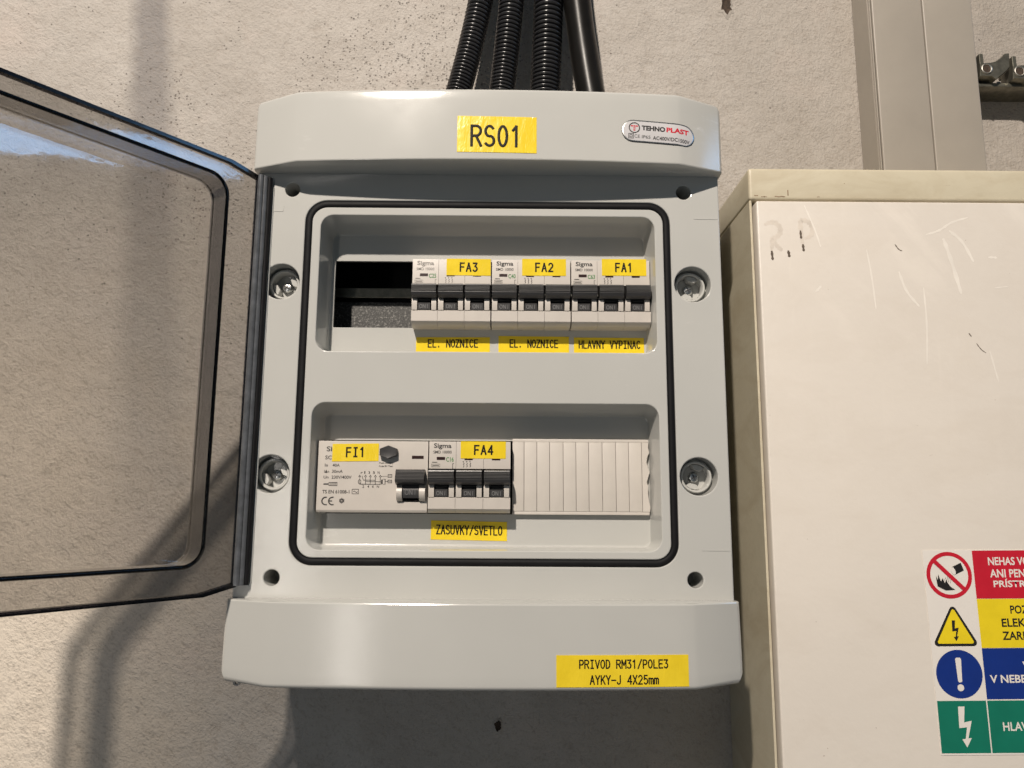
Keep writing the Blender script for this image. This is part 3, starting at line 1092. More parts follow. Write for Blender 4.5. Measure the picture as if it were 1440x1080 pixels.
def breaker(name, x0, zt, tape, rating, prints, label, group, tape_quad, ink):
    """three-pole circuit breaker; x0 = left edge, zt = top of its face"""
    root = empty(name, label, 'circuit breaker', (x0 + 1.5 * PX, 0.05, zt - 0.024), group)

    def fin(bm, nm, mat, par=None, sharp=32):
        o = finish(bm, nm, mat, par or root, sharp)
        if par is None:
            for v in o.data.vertices:
                v.co -= root.location
        return o

    bm = bmesh.new()
    prof = [(0.054, zt), (N + 0.0006, zt), (N + 0.0001, zt - 0.0002), (N, zt - 0.0007), (N, zt - 0.0180), (N + 0.006, zt - 0.0182),
            (N + 0.006, zt - 0.0366), (N - 0.0014, zt - 0.0367), (N - 0.0018, zt - 0.0371), (N - 0.0018, zt - 0.0441), (N - 0.0012, zt - 0.0448),
            (N + 0.0020, zt - 0.0466), (N + 0.0036, zt - 0.0469), (0.054, zt - 0.0469)]
    for k in range(3):
        a = x0 + k * PX + (0.00035 if k == 0 else 0.00009)
        b = x0 + (k + 1) * PX - (0.00035 if k == 2 else 0.00009)
        extrude_yz(bm, prof, a, b)
        # cheeks either side of the lever
        ear = [(N + 0.006, zt - 0.0262), (N + 0.0012, zt - 0.0262), (N - 0.0010, zt - 0.0272), (N - 0.0024, zt - 0.0292), (N - 0.0028, zt - 0.0320), (N - 0.0021, zt - 0.03655), (N + 0.006, zt - 0.03655)]
        extrude_yz(bm, ear, a + 0.0003, a + 0.0039)
        extrude_yz(bm, ear, b - 0.0041, b - 0.0008)
    fin(bm, 'housing', M['dev'], sharp=25)
    for k in range(3):
        a = x0 + k * PX
        bm = bmesh.new()
        # ribbed grip
        za = zt - 0.0190
        gp = [(N + 0.004, za), (N - 0.0055, za), (N - 0.0062, za - 0.0004)]
        for q in range(5):
            zq = za - 0.0010 - q * 0.00095
            yq = N - 0.0064 - 0.00028 * q
            gp += [(yq, zq), (yq - 0.00062, zq - 0.00022), (yq - 0.00062, zq - 0.00050), (yq + 0.0001, zq - 0.00056)]
        gp += [(N - 0.0075, za - 0.0062), (N - 0.0066, za - 0.0080), (N - 0.0040, za - 0.0094), (N + 0.001, za - 0.0098), (N + 0.004, za - 0.0098)]
        extrude_yz(bm, gp, a + 0.00075, a + PX - 0.00085)
        bm.normal_update()
        for f in bm.faces:
            zs_ = [v.co.z for v in f.verts]
            if abs(f.normal.y) > 0.9 and max(zs_) - min(zs_) < 0.00035 and f.calc_center_median().y < N - 0.0060:
                f.material_index = 1
        # neck and the face of the lever root
        extrude_yz(bm, [(N + 0.0055, zt - 0.0282), (N - 0.0024, zt - 0.0290), (N - 0.0028, zt - 0.0298), (N + 0.0012, zt - 0.0304), (N + 0.0012, zt - 0.0310),
                        (N - 0.0014, zt - 0.0313), (N - 0.0018, zt - 0.0318), (N - 0.0016, zt - 0.0363), (N + 0.0055, zt - 0.0364)], a + 0.0047, a + PX - 0.0051)
        lv = fin(bm, 'toggle_lever', [M['black'], M['worn_black']], sharp=22)
        me = text_mesh('ON·I' if False else 'ON I', a + 0.0057, a + PX - 0.0066, zt - 0.0355, zt - 0.0325, N - 0.0020, 0.01)
        o = join_meshes([me], 'lettering', M['ink_on'], lv)
        for v in o.data.vertices:
            v.co -= root.location
        bm = bmesh.new()
        wx = a + (0.0056 if k else 0.0054)
        box(bm, wx, wx + 0.0055, N - 0.00015, N + 0.0003, zt - 0.01225, zt - 0.0103)
        fin(bm, 'indicator', M['window'])
    if tape:
        q, ln, tl = tape_quad
        st = sticker(root, q, N, [(tape, *ln)], 0.00095, 'yellow sticker reading ' + tape, gap=2.3, tilt=tl)
        for o in [st] + list(st.children):
            for v in o.data.vertices:
                v.co -= root.location
    y = N - 0.00012
    mes = [text_mesh('Sigma', x0 + 0.0034, x0 + 0.0150, zt - 0.0053, zt - 0.0013, y, 0.022),
           text_mesh('SMD 10000', x0 + 0.0031, x0 + 0.0152, zt - 0.0080, zt - 0.0061, y, 0.010)]
    bm2 = bmesh.new()

    def line(pts, w=0.00016):
        tube(bm2, [(px, N - 0.0001, pz) for px, pz in pts], w, 4, True, 0.5)
    # small connection symbols
    line([(x0 + 0.0160, zt - 0.0146), (x0 + 0.0160, zt - 0.0180)])
    line([(x0 + 0.0160, zt - 0.0146), (x0 + 0.0169, zt - 0.0146)])
    for q in range(3):
        bx = x0 + PX + 0.0048 + q * 0.0022
        line([(bx - 0.0004, zt - 0.0132), (bx + 0.0004, zt - 0.0132)], 0.0002)
        line([(bx, zt - 0.0138), (bx + 0.0006, zt - 0.0146), (bx, zt - 0.0153), (bx + 0.0006, zt - 0.0160), (bx, zt - 0.0170)])
    a = x0 + 0.0020
    line([(a, zt - 0.0150), (a + 0.0056, zt - 0.0150), (a + 0.0056, zt - 0.0168), (a, zt - 0.0168), (a, zt - 0.0150)], 0.0001)
    line([(a + 0.0006, zt - 0.0159), (a + 0.0050, zt - 0.0159)], 0.00022)
    line([(a + 0.0004, zt - 0.0138), (a + 0.0038, zt - 0.0138)], 0.00025)
    me2 = bpy.data.meshes.new('t')
    bm2.to_mesh(me2)
    bm2.free()
    o = join_meshes(mes + [me2], 'printed_marks', ink, root)
    for v in o.data.vertices:
        v.co -= root.location
    o = text(rating, x0 + 0.0116, x0 + 0.0166, zt - 0.0134, zt - 0.0104, y, M['ink_green'], root, 'rating_mark', 0.016)
    for v in o.data.vertices:
        v.co -= root.location
    return root


GRP = 'three-pole breakers in the upper and lower slots'
ZU, ZL = 0.0843, -0.0414
XU = -0.0520
breaker('circuit_breaker', XU, ZU, 'FA3', 'C25', 1, 'three-pole breaker with yellow FA3 sticker beside the empty slot', GRP,
        ((-0.0284, 0.0020, 0.0727, 0.0846), (-0.0190, -0.0073, 0.0758, 0.0815), -0.0002), M['ink_soft'])
breaker('circuit_breaker', XU + 3 * PX + 0.0001, ZU, 'FA2', 'C40', 1, 'three-pole breaker with yellow FA2 sticker, between the FA3 and FA1 breakers', GRP,
        ((0.0236, 0.0538, 0.0729, 0.0849), (0.0329, 0.0447, 0.0760, 0.0817), 0.0), M['ink'])
breaker('circuit_breaker', XU + 6 * PX + 0.0002, ZU, 'FA1', 'C63', 1, 'three-pole breaker with yellow FA1 sticker at the right end of the upper row', GRP,
        ((0.0785, 0.1091, 0.0733, 0.0852), (0.0880, 0.0993, 0.0763, 0.0820), 0.0), M['ink'])
breaker('circuit_breaker', -0.0377, ZL, 'FA4', 'C16', 1, 'three-pole breaker with yellow FA4 sticker in the lower row', GRP,
        ((-0.0166, 0.0133, -0.0526, -0.0413), (-0.0074, 0.0046, -0.0498, -0.0441), 0.0), M['ink'])

# residual-current device
RC = empty('residual_current_breaker', 'wide off-white residual-current breaker with FI1 sticker and black test button', 'circuit breaker', (-0.0742, 0.05, -0.065))


def fx(u):
    return -0.1107 + (u - 446) * 0.000468


def fz(v):
    return -0.0419 - (v - 621) * 0.000465


def cz_(u8, v8):
    """position read on the device's face"""
    return fx(440 + u8 / 8.435), fz(610 + v8 / 8.435)


def rcfin(o):
    for q in [o] + list(o.children):
        for v in q.data.vertices:
            v.co -= RC.location
    return o


bm = bmesh.new()
zt, zb = -0.0414, -0.0884
prof = [(0.054, zt), (N + 0.0007, zt), (N + 0.0001, zt - 0.0002), (N, zt - 0.0008), (N, zb + 0.0018), (N + 0.0006, zb + 0.0006), (N + 0.002, zb), (0.054, zb)]
xa, xb = -0.1105, -0.0381
sl0, sl1, sz0, sz1 = fx(561), fx(597), fz(703), fz(661)
extrude_yz(bm, prof, xa, sl0)
extrude_yz(bm, prof, sl1, xb)
extrude_yz(bm, [(0.054, zt), (N + 0.0007, zt), (N + 0.0001, zt - 0.0002), (N, zt - 0.0008), (N, sz1), (0.054, sz1)], sl0, sl1)
extrude_yz(bm, [(0.054, sz0), (N + 0.003, sz0), (N, sz0 - 0.0012), (N, zb + 0.0018), (N + 0.0006, zb + 0.0006), (N + 0.002, zb), (0.054, zb)], sl0, sl1)
bmesh.ops.remove_doubles(bm, verts=bm.verts, dist=0.000005)
for a, b in ((sl0 - 0.0009, sl0 + 0.0027), (sl1 - 0.0030, sl1 + 0.0009)):
    z1_, z0_ = fz(681), fz(704.5)
    ear = [(N + 0.005, z1_), (N - 0.0010, z1_)] + [(N - 0.0010 - 0.0040 * math.sin(PI * i / 8) ** 0.7, z1_ + (z0_ - z1_) * i / 8) for i in range(1, 8)] + [(N - 0.0010, z0_), (N + 0.005, z0_)]
    extrude_yz(bm, ear, a, b)
rcfin(finish(bm, 'housing', M['dev'], RC, 25))
bm = bmesh.new()
za, zb2 = fz(660), fz(681)
gp = [(N + 0.004, za), (N - 0.0048, za - 0.0002), (N - 0.0060, za - 0.0010)]
for q in range(6):
    zq = za - 0.0014 - q * 0.00092
    yq = N - 0.0066 - 0.0004 * q
    gp += [(yq, zq), (yq - 0.00040, zq - 0.00014), (yq - 0.00040, zq - 0.00042), (yq, zq - 0.00056)]
gp += [(N - 0.0092, za - 0.0072), (N - 0.0080, za - 0.0086), (N - 0.0030, za - 0.0102), (N + 0.004, za - 0.0104)]
extrude_yz(bm, gp, sl0 - 0.0014, sl1 + 0.0004)
bm.normal_update()
for f in bm.faces:
    zs_ = [v.co.z for v in f.verts]
    if abs(f.normal.y) > 0.9 and max(zs_) - min(zs_) < 0.00035 and f.calc_center_median().y < N - 0.0060:
        f.material_index = 1
zc0, zc1 = fz(684), fz(700)
extrude_yz(bm, [(N + 0.004, zc0 + 0.002), (N - 0.0026, zc0 + 0.0010)] + [(N - 0.0030 - 0.0008 * math.sin(PI * i / 5), zc0 + (zc1 - zc0) * i / 5) for i in range(6)] + [(N + 0.004, zc1 - 0.0006)], sl0 + 0.0031, sl1 - 0.0034)
lv = rcfin(finish(bm, 'toggle_lever', [M['black'], M['worn_black']], RC, 22))
o = text('ON I', fx(571), fx(585.5), fz(696), fz(688.5), N - 0.0042, M['ink_on'], lv)
for v in o.data.vertices:
    v.co -= RC.location
# test button: six-sided cap
bm = bmesh.new()
bx, bz = fx(546.0), fz(636.0)
last = None
for r_, y in ((0.0066, N + 0.001), (0.0066, N - 0.0036), (0.0062, N - 0.0042), (0.0030, N - 0.0038)):
    cur = ring(bm, [(bx + r_ * 1.0 * math.cos(R(30 + 60 * i)), bz + r_ * 0.66 * math.sin(R(30 + 60 * i))) for i in range(6)], y)
    if last:
        bridge(bm, last, cur)
    last = cur
bm.faces.new(last)
rcfin(finish(bm, 'test_button', M['black'], RC, 25))
bm = bmesh.new()
box(bm, fx(578.5), fx(595), N - 0.00015, N + 0.0003, fz(645), fz(640.6))
rcfin(finish(bm, 'indicator', M['window'], RC))
rcfin(sticker(RC, (fx(466), fx(531.5), fz(649), fz(624)), N, [('FI1', fx(486), fx(511.5), fz(642.5), fz(630))], 0.00095, 'yellow sticker reading FI1', gap=2.2, tilt=0.0005))
y = N - 0.00012
mes = []
for s, u0, u1, v0, v1, b in (
        ('Si', 150, 216, 152, 212, 0.006), ('SC', 138, 216, 262, 308, 0.0), ('In', 136, 172, 358, 394, 0.0), ('40A', 228, 314, 358, 394, 0.0),
        ('I∆n', 132, 190, 432, 468, 0.0), ('30mA', 224, 352, 432, 468, 0.0), ('Un', 128, 186, 502, 536, 0.0), ('230V/400V', 222, 458, 500, 538, 0.0),
        ('TS EN 61008-1', 120, 440, 670, 712, 0.0), ('Push monthly', 782, 950, 336, 362, 0.0), ('Ayda Bir Test', 778, 942, 374, 400, 0.0),
        ('1', 608, 620, 446, 476, 0), ('3', 656, 676, 446, 476, 0), ('5', 710, 732, 446, 476, 0), ('N', 766, 790, 446, 476, 0),
        ('2', 592, 612, 612, 642, 0), ('4', 650, 672, 612, 642, 0), ('6', 706, 726, 612, 642, 0), ('N', 762, 788, 612, 642, 0)):
    xl, zt_ = cz_(u0, v0)
    xr, zb_ = cz_(u1, v1)
    mes.append(text_mesh(s, xl, xr, zb_, zt_, y, b + 0.012))
bm2 = bmesh.new()


def ln8(pts, w=0.00017):
    tube(bm2, [(cz_(*p)[0], N - 0.0001, cz_(*p)[1]) for p in pts], w, 4, True, 0.5)


ln8([(556, 500), (556, 600), (800, 600)])
ln8([(570, 476), (570, 460), (590, 460)])
ln8([(582, 500), (600, 552), (745, 552)])
ln8([(625, 570), (820, 570)])
for u in (556, 625, 682, 742, 800):
    ln8([(u - 14, 514), (u, 492), (u + 12, 514)])
    if u > 556:
        ln8([(u, 510), (u, 606)])
        ln8([(u - 12, 455), (u - 12, 480)], 0.0001)
ln8([(556 + 16 * math.cos(t_ * PI / 6), 572 + 26 * math.sin(t_ * PI / 6)) for t_ in range(13)])
ln8([(820, 545), (820, 598)], 0.0005)
ln8([(836, 540), (858, 540), (858, 600), (836, 600)])
ln8([(812, 506), (884, 506)], 0.0001)
for v in (500, 566):
    ln8([(890, v - 16), (936, v - 16), (936, v + 16), (890, v + 16), (890, v - 16)])
    ln8([(890, v), (936, v)], 0.0001)
ln8([(858, 566), (890, 566)])
ln8([(130, 600), (188, 600)], 0.00045)
ln8([(192, 582), (292, 582), (292, 618), (192, 618), (192, 582)])
ln8([(200, 592), (286, 592)], 0.0001)
ln8([(200, 604), (286, 604)], 0.0001)
ln8([(472, 660), (548, 660), (548, 714), (472, 714), (472, 660)])
ln8([(486, 690), (498, 680), (512, 692), (526, 700), (536, 688)])
# CE mark and the star-like approval mark
ln8([(166 + 46 * math.cos(R(a)), 800 - 44 * math.sin(R(a))) for a in range(78, 290, 15)], 0.00042)
ln8([(246 + 46 * math.cos(R(a)), 800 - 44 * math.sin(R(a))) for a in range(78, 290, 15)], 0.00042)
ln8([(204, 800), (240, 800)], 0.00040)
for a in (-55, 0, 60):
    for off in (-13, 0, 13):
        c_, s_ = math.cos(R(a + 30)), math.sin(R(a + 30))
        L_ = 26 if off else 34
        ln8([(354 - L_ * c_ - off * s_, 796 - L_ * s_ + off * c_), (354 - 6 * c_ - off * s_, 796 - 6 * s_ + off * c_)], 0.0002)
        ln8([(354 + L_ * c_ - off * s_, 796 + L_ * s_ + off * c_), (354 + 6 * c_ - off * s_, 796 + 6 * s_ + off * c_)], 0.0002)
me2 = bpy.data.meshes.new('t')
bm2.to_mesh(me2)
bm2.free()
rcfin(join_meshes(mes + [me2], 'printed_marks', M['ink'], RC))

# blanking strip
bm = bmesh.new()
bz0, bz1 = -0.0890, -0.0386
edges = [0.0178, 0.0256, 0.0342, 0.0428, 0.0519, 0.0605, 0.0691, 0.0782, 0.0873, 0.0960, 0.1048, 0.1096]
for k, (a, b) in enumerate(zip(edges, edges[1:])):
    l0 = a + (0.00012 if k else 0)
    l1 = b - 0.00012
    if k < len(edges) - 2:
        box(bm, l0, l1, 0.0209, 0.0236, bz0 + 0.0022, bz1 - 0.0022, 0.00022, 2)
    else:
        # the snapped-off last section with its ragged edge
        pts = [(l0, bz0 + 0.0022), (0.1097, bz0 + 0.0022)]
        for q in range(1, 14):
            w = q / 14
            pts.append((0.1093 + 0.0006 * math.sin(q * 1.7) - 0.0011 * (0.25 < w < 0.45) - 0.0008 * (0.6 < w < 0.8), bz0 + 0.0022 + w * (bz1 - bz0 - 0.0044)))
        pts += [(0.1094, bz1 - 0.0022), (l0, bz1 - 0.0022)]
        extrude_xz(bm, pts, 0.0209, 0.0236)
box(bm, 0.0178, 0.1094, 0.0212, 0.0240, bz0, bz0 + 0.00215, 0.0003, 2)
box(bm, 0.0178, 0.1094, 0.0212, 0.0240, bz1 - 0.00215, bz1, 0.0003, 2)
box(bm, 0.0178, 0.1092, 0.0237, 0.0262, bz0 + 0.0012, bz1 - 0.0012)
bk = finish(bm, 'blanking_strip', M['blank'], None, 30)
tag(bk, 'pale grooved blanking strip snapped off at the right of the lower slot', 'blanking plate')


# ------------------------------------------------------------------ conduits above the box
def conduit(name, p0, p1, p2, r0, pitch, label, group, corr=True):
    bm = bmesh.new()
    P0, P1, P2 = Vector(p0), Vector(p1), Vector(p2)

    def at(t):
        return P0 * (1 - t) ** 2 + P1 * 2 * t * (1 - t) + P2 * t * t
    L = sum((at((i + 1) / 200) - at(i / 200)).length for i in range(200))
    if corr:
        nr = int(L / pitch)
        pts, rad = [], []
        shape = ((0.0, 1.0), (0.14, 0.985), (0.27, 0.945), (0.36, 0.87), (0.42, 0.80), (0.58, 0.80), (0.64, 0.87), (0.73, 0.945), (0.86, 0.985))
        for i in range(nr):
            for u, k in shape:
                pts.append(at((i + u) / nr))
                rad.append(r0 * k)
        tube(bm, pts, rad, 28)
    else:
        pts = [at(i / 40) for i in range(41)]
        tube(bm, pts, [r0 * (1 + 0.012 * math.sin(i * 0.9)) for i in range(41)], 32)
    o = finish(bm, name, M['conduit'] if corr else M['cable'], None, 45)
    tag(o, label, 'conduit', group)
    return o


CG = 'black conduits running up from the box'
conduit('corrugated_conduit', (-0.0482, 0.070, 0.180), (-0.0092, 0.072, 0.265), (0.0120, 0.086, 0.520), 0.0103, 0.00365, 'leftmost corrugated black conduit, leaning right above the grey box', CG)
conduit('corrugated_conduit', (-0.0010, 0.070, 0.180), (0.0143, 0.072, 0.265), (0.0270, 0.086, 0.520), 0.0104, 0.00380, 'thin corrugated black conduit between the leaning one and the thickest', CG)
conduit('corrugated_conduit', (0.0388, 0.070, 0.180), (0.0455, 0.072, 0.265), (0.0500, 0.086, 0.520), 0.0122, 0.00430, 'thickest corrugated black conduit, next to the smooth black pipe', CG)
conduit('smooth_conduit', (0.0916, 0.070, 0.180), (0.0681, 0.072, 0.265), (0.0560, 0.086, 0.520), 0.0113, 0.0, 'smooth shiny black pipe, rightmost above the grey box', CG, False)

# ------------------------------------------------------------------ cream cabinet at the right
CX = 0.1845
CB = empty('metal_cabinet', 'large scuffed cream metal cabinet carrying a warning sign', 'cabinet', (CX, WY, -0.8))
CB_L = Vector((CX, WY, -0.8))


def cbf(o):
    for v in o.data.vertices:
        v.co -= CB_L
    return o


bm = bmesh.new()
box(bm, CX, 0.80, 0.0180, WY - 0.001, 0.1318, 0.1556, 0.0022, 3)
box(bm, CX, CX + 0.0016, 0.0184, WY - 0.001, -0.80, 0.1313, 0.0003, 1)
box(bm, 0.7984, 0.80, 0.0184, WY - 0.001, -0.80, 0.1313, 0.0003, 1)
box(bm, CX + 0.0017, 0.7983, 0.0300, WY - 0.002, -0.80, 0.1312)
cbf(finish(bm, 'body', M['cab_body'], CB, 40))
for x0_, x1_, z0_, z1_ in ((CX + 0.0035, CX + 0.0062, 0.1345, 0.1351), (CX + 0.0085, CX + 0.0125, 0.1338, 0.1343), (CX + 0.0180, CX + 0.0255, 0.1339, 0.1345),
                           (CX + 0.0272, CX + 0.0279, 0.1349, 0.1392), (CX + 0.0480, CX + 0.0500, 0.1340, 0.1344)):
    bm = bmesh.new()
    pts_ = [(x0_ + (x1_ - x0_) * i / 6, z0_ + (0.00018 * math.sin(i * 2.1 + x0_ * 900))) for i in range(7)] + [(x0_ + (x1_ - x0_) * i / 6, z1_ + (0.00018 * math.sin(i * 1.7 + x0_ * 500))) for i in range(6, -1, -1)]
    bm.faces.new(ring(bm, pts_, 0.01793))
    cbf(finish(bm, 'rust_chip', M['rust_chip'], CB, smooth=False))
bm = bmesh.new()
box(bm, CX + 0.0036, 0.795, 0.0146, 0.0290, -0.795, 0.1296, 0.0013, 3)
cd = cbf(finish(bm, 'door', M['cab_door'], CB, 40))
# faded felt-pen letters and their dried drips
pen_n = []


def pen(name, pts, w, mat):
    bm = bmesh.new()
    P_ = [cpx(*p) for p in pts]
    # smooth the hand-drawn line and taper its ends
    for _ in range(3):
        Q_ = [P_[0]]
        for p_, q_ in zip(P_, P_[1:]):
            Q_ += [(p_[0] * 0.75 + q_[0] * 0.25, p_[1] * 0.75 + q_[1] * 0.25), (p_[0] * 0.25 + q_[0] * 0.75, p_[1] * 0.25 + q_[1] * 0.75)]
        P_ = Q_ + [P_[-1]]
    n_ = len(P_)
    rad = [w * (0.25 + 0.75 * min(1.0, 4.0 * min(i, n_ - 1 - i) / n_ + 0.15)) * (0.9 + 0.2 * math.sin(i * 1.3)) for i in range(n_)]
    k_ = len(pen_n)
    pen_n.append(1)
    L_, R_ = [], []
    for i in range(n_):
        t_ = Vector(P_[min(i + 1, n_ - 1)]) - Vector(P_[max(i - 1, 0)])
        t_ = t_.normalized() if t_.length > 0 else Vector((1, 0))
        nx_, nz_ = -t_.y * rad[i], t_.x * rad[i]
        y_ = 0.01457 - 0.0000015 * k_
        L_.append(bm.verts.new((P_[i][0] + nx_, y_, P_[i][1] + nz_)))
        R_.append(bm.verts.new((P_[i][0] - nx_, y_, P_[i][1] - nz_)))
    bridge(bm, L_, R_, closed=False)
    cbf(finish(bm, name, mat, cd, 60))


def cpx(u, v):
    """from the spot read on the door's face"""
    uu, vv = 1040 + u / 3.6, 230 + v / 3.6
    return 0.1923 + (uu - 1074) * 0.000476, 0.1146 - (vv - 310) * 0.000513


pen('pen_letter', ((160, 440), (165, 385), (172, 378), (205, 360), (215, 330), (195, 298), (160, 292), (128, 308)), 0.0019, M['marker'])
pen('pen_letter', ((172, 385), (180, 405), (200, 425), (215, 440)), 0.0016, M['marker'])
pen('pen_letter', ((327, 420), (320, 350), (318, 290), (330, 280), (370, 292), (385, 330), (372, 365), (335, 378)), 0.0018, M['marker'])
for pts, w in ((((317, 335), (319, 378)), 0.0008), (((326, 405), (329, 442)), 0.0009), (((160, 440), (163, 488)), 0.0009), (((247, 438), (252, 472)), 0.0010),
               (((812, 402), (830, 430), (848, 436)), 0.0004), (((1160, 845), (1172, 862)), 0.0004), (((1195, 895), (1215, 925), (1240, 942)), 0.0003)):
    pen('drip', pts, w, M['marker_dark'])
for pts, w in ((((345, 205), (395, 330), (420, 420)), 0.0006), (((660, 430), (678, 560), (688, 730)), 0.0006), (((822, 540), (850, 640), (915, 715)), 0.0009),
               (((945, 620), (948, 800), (930, 1000)), 0.0006), (((1070, 370), (1100, 470), (1140, 650)), 0.0014), (((1105, 330), (1170, 380), (1220, 490)), 0.0011),
               (((980, 352), (1060, 330), (1110, 290), (1210, 262)), 0.0008), (((1300, 465), (1345, 467)), 0.0008), (((1315, 620), (1390, 612)), 0.0005),
               (((1260, 930), (1290, 1080)), 0.0006), (((380, 645), (410, 615)), 0.0008)):
    pen('scratch', pts, w, M['scratch'])

# warning sign stuck on the cabinet door
SY = 0.0144
sg_x0, sg_x1, sg_z0, sg_z1 = 0.2858, 0.3850, -0.2362, -0.1104


def sx_(u):      # sign coordinates: horizontal 0..1 over the picture column = 0.0322 m
    return 0.2858 + u


def sheet(bm, pts, y, mi):
    f = bm.faces.new(ring(bm, pts, y))
    f.material_index = mi


bm = bmesh.new()
extrude_xz(bm, [(sg_x0, sg_z0), (sg_x1, sg_z0), (sg_x1, sg_z1), (sg_x0, sg_z1)], SY - 0.0001, SY + 0.0002, 0)
sign = finish(bm, 'warning_sign', M['white'], CB, 40)
sign['label'] = 'white sticker with red, yellow, blue and green warning panels'
cells = ((-0.1412, -0.1108, 'red'), (-0.1718, -0.1414, 'yellow'), (-0.2030, -0.1720, 'blue'), (-0.2350, -0.2038, 'green'))
colx = sg_x0 + 0.0323
for z0_, z1_, c_ in cells:
    bm = bmesh.new()
    sheet(bm, [(colx, z0_), (sg_x1 - 0.001, z0_), (sg_x1 - 0.001, z1_), (colx, z1_)], SY - 0.00022, 0)
    o = finish(bm, 'colour_panel', M[c_], sign, smooth=False)
    o['label'] = c_ + ' text panel of the warning sign'


def sf(bm, name, mats):
    bm.normal_update()
    for f in bm.faces:
        if f.normal.y > 0:
            f.normal_flip()
    return finish(bm, name, mats, sign, smooth=False, recalc=False)


ccx = sg_x0 + 0.0160
# prohibition ring with bucket and flames
bm = bmesh.new()
pz = -0.1263
y1, y2, y3 = SY - 0.00022, SY - 0.00034, SY - 0.00046
a = ring(bm, circ(ccx, pz, 0.0148, 44), y1)
b = ring(bm, circ(ccx, pz, 0.0123, 44), y1)
bridge(bm, a, b, 0)
q = 0.0126 * math.sqrt(0.5)
w = 0.0009
sheet(bm, [(ccx - q - w, pz + q - w), (ccx + q - w, pz - q - w), (ccx + q + w, pz - q + w), (ccx - q + w, pz + q + w)], y3, 0)
sheet(bm, [(ccx - 0.0088 + 0.0, pz - 0.0002), (ccx - 0.0083, pz - 0.0070), (ccx - 0.0030, pz - 0.0096), (ccx + 0.0030, pz - 0.0092), (ccx + 0.0002, pz - 0.0074),
           (ccx - 0.0016, pz - 0.0048), (ccx - 0.0022, pz - 0.0028), (ccx - 0.0034, pz - 0.0050), (ccx - 0.0046, pz - 0.0018), (ccx - 0.0058, pz - 0.0040), (ccx - 0.0072, pz + 0.0006), (ccx - 0.0078, pz - 0.0030)], y2, 1)
sheet(bm, [(ccx + 0.0016, pz + 0.0050), (ccx + 0.0082, pz + 0.0078), (ccx + 0.0098, pz + 0.0030), (ccx + 0.0036, pz + 0.0002)], y2, 1)
cup = [(ccx + 0.0028 + 0.0019 * math.cos(R(t_)) * 0.75 - 0.0006 * math.sin(R(t_)), pz + 0.0027 + 0.0025 * math.sin(R(t_))) for t_ in range(0, 360, 20)]
sheet(bm, cup, y2 - 0.00005, 2)
for k in range(4):
    tube(bm, [(ccx + 0.0012 - 0.0012 * k, y2, pz - 0.0004 - 0.0003 * k), (ccx + 0.0002 - 0.0012 * k, y2, pz - 0.0050 + 0.0006 * k)], 0.00010, 4, True, 0.3, 1)
o = sf(bm, 'prohibition_symbol', [M['red'], M['signblack'], M['white']])


def tri(cx, cz, hw, h, r, n=6):
    V = [Vector((cx - hw, cz)), Vector((cx + hw, cz)), Vector((cx, cz + h))]
    pts = []
    for i in range(3):
        p, a_, b_ = V[i], V[i - 1], V[(i + 1) % 3]
        d1, d2 = (a_ - p).normalized(), (b_ - p).normalized()
        half = d1.angle(d2) / 2
        L_ = r / math.tan(half)
        c = p + (d1 + d2).normalized() * (r / math.sin(half))
        s_, e_ = p + d1 * L_ - c, p + d2 * L_ - c
        a0, a1 = math.atan2(s_.y, s_.x), math.atan2(e_.y, e_.x)
        while a1 < a0:
            a1 += 2 * PI
        pts += [(c.x + r * math.cos(a0 + (a1 - a0) * k / n), c.y + r * math.sin(a0 + (a1 - a0) * k / n)) for k in range(n + 1)]
    return pts


def bolt(cx, cz, k):
    return [(cx - 0.22 * k, cz + 1.0 * k), (cx + 0.12 * k, cz + 1.0 * k), (cx + 0.02 * k, cz + 0.22 * k), (cx + 0.42 * k, cz + 0.30 * k), (cx + 0.16 * k, cz - 0.56 * k),
            (cx + 0.34 * k, cz - 0.54 * k), (cx + 0.06 * k, cz - 1.0 * k), (cx - 0.16 * k, cz - 0.60 * k), (cx + 0.02 * k, cz - 0.58 * k), (cx + 0.14 * k, cz - 0.02 * k), (cx - 0.26 * k, cz - 0.06 * k)]


bm = bmesh.new()
sheet(bm, tri(ccx, -0.1706, 0.0152, 0.0268, 0.0022), y1, 0)
sheet(bm, tri(ccx, -0.1690, 0.0123, 0.0224, 0.0011), y2, 1)
sheet(bm, bolt(ccx, -0.1610, 0.0064), y3, 0)
sf(bm, 'hazard_symbol', [M['signblack'], M['yellow']])
bm = bmesh.new()
sheet(bm, circ(ccx + 0.0003, -0.1876, 0.0148, 44), y1, 0)
exx = ccx + 0.0003
sheet(bm, [(exx - 0.0019, -0.1785), (exx - 0.0012, -0.1776), (exx + 0.0012, -0.1776), (exx + 0.0019, -0.1785), (exx + 0.0013, -0.1920), (exx + 0.0006, -0.1927), (exx - 0.0006, -0.1927), (exx - 0.0013, -0.1920)], y2, 1)
sheet(bm, circ(exx, -0.1959, 0.0021, 20), y2, 1)
sf(bm, 'mandatory_symbol', [M['blue'], M['white']])
bm = bmesh.new()
sheet(bm, [(sg_x0 + 0.0004, -0.2350), (colx - 0.0008, -0.2350), (colx - 0.0008, -0.2038), (sg_x0 + 0.0004, -0.2038)], y1, 0)
sheet(bm, bolt(ccx, -0.2194, 0.0122), y2, 1)
sf(bm, 'voltage_symbol', [M['green'], M['white']])
# sign wording (runs on past the picture's edge)
yt = SY - 0.00034


def swords(rows, mat):
    join_meshes([text_mesh(s, x, x + wd, z - 0.0052, z + (0.0014 if any(c in s for c in 'ÍÝÉČ') else 0), yt, 0.022) for s, x, wd, z in rows], 'lettering', mat, sign)


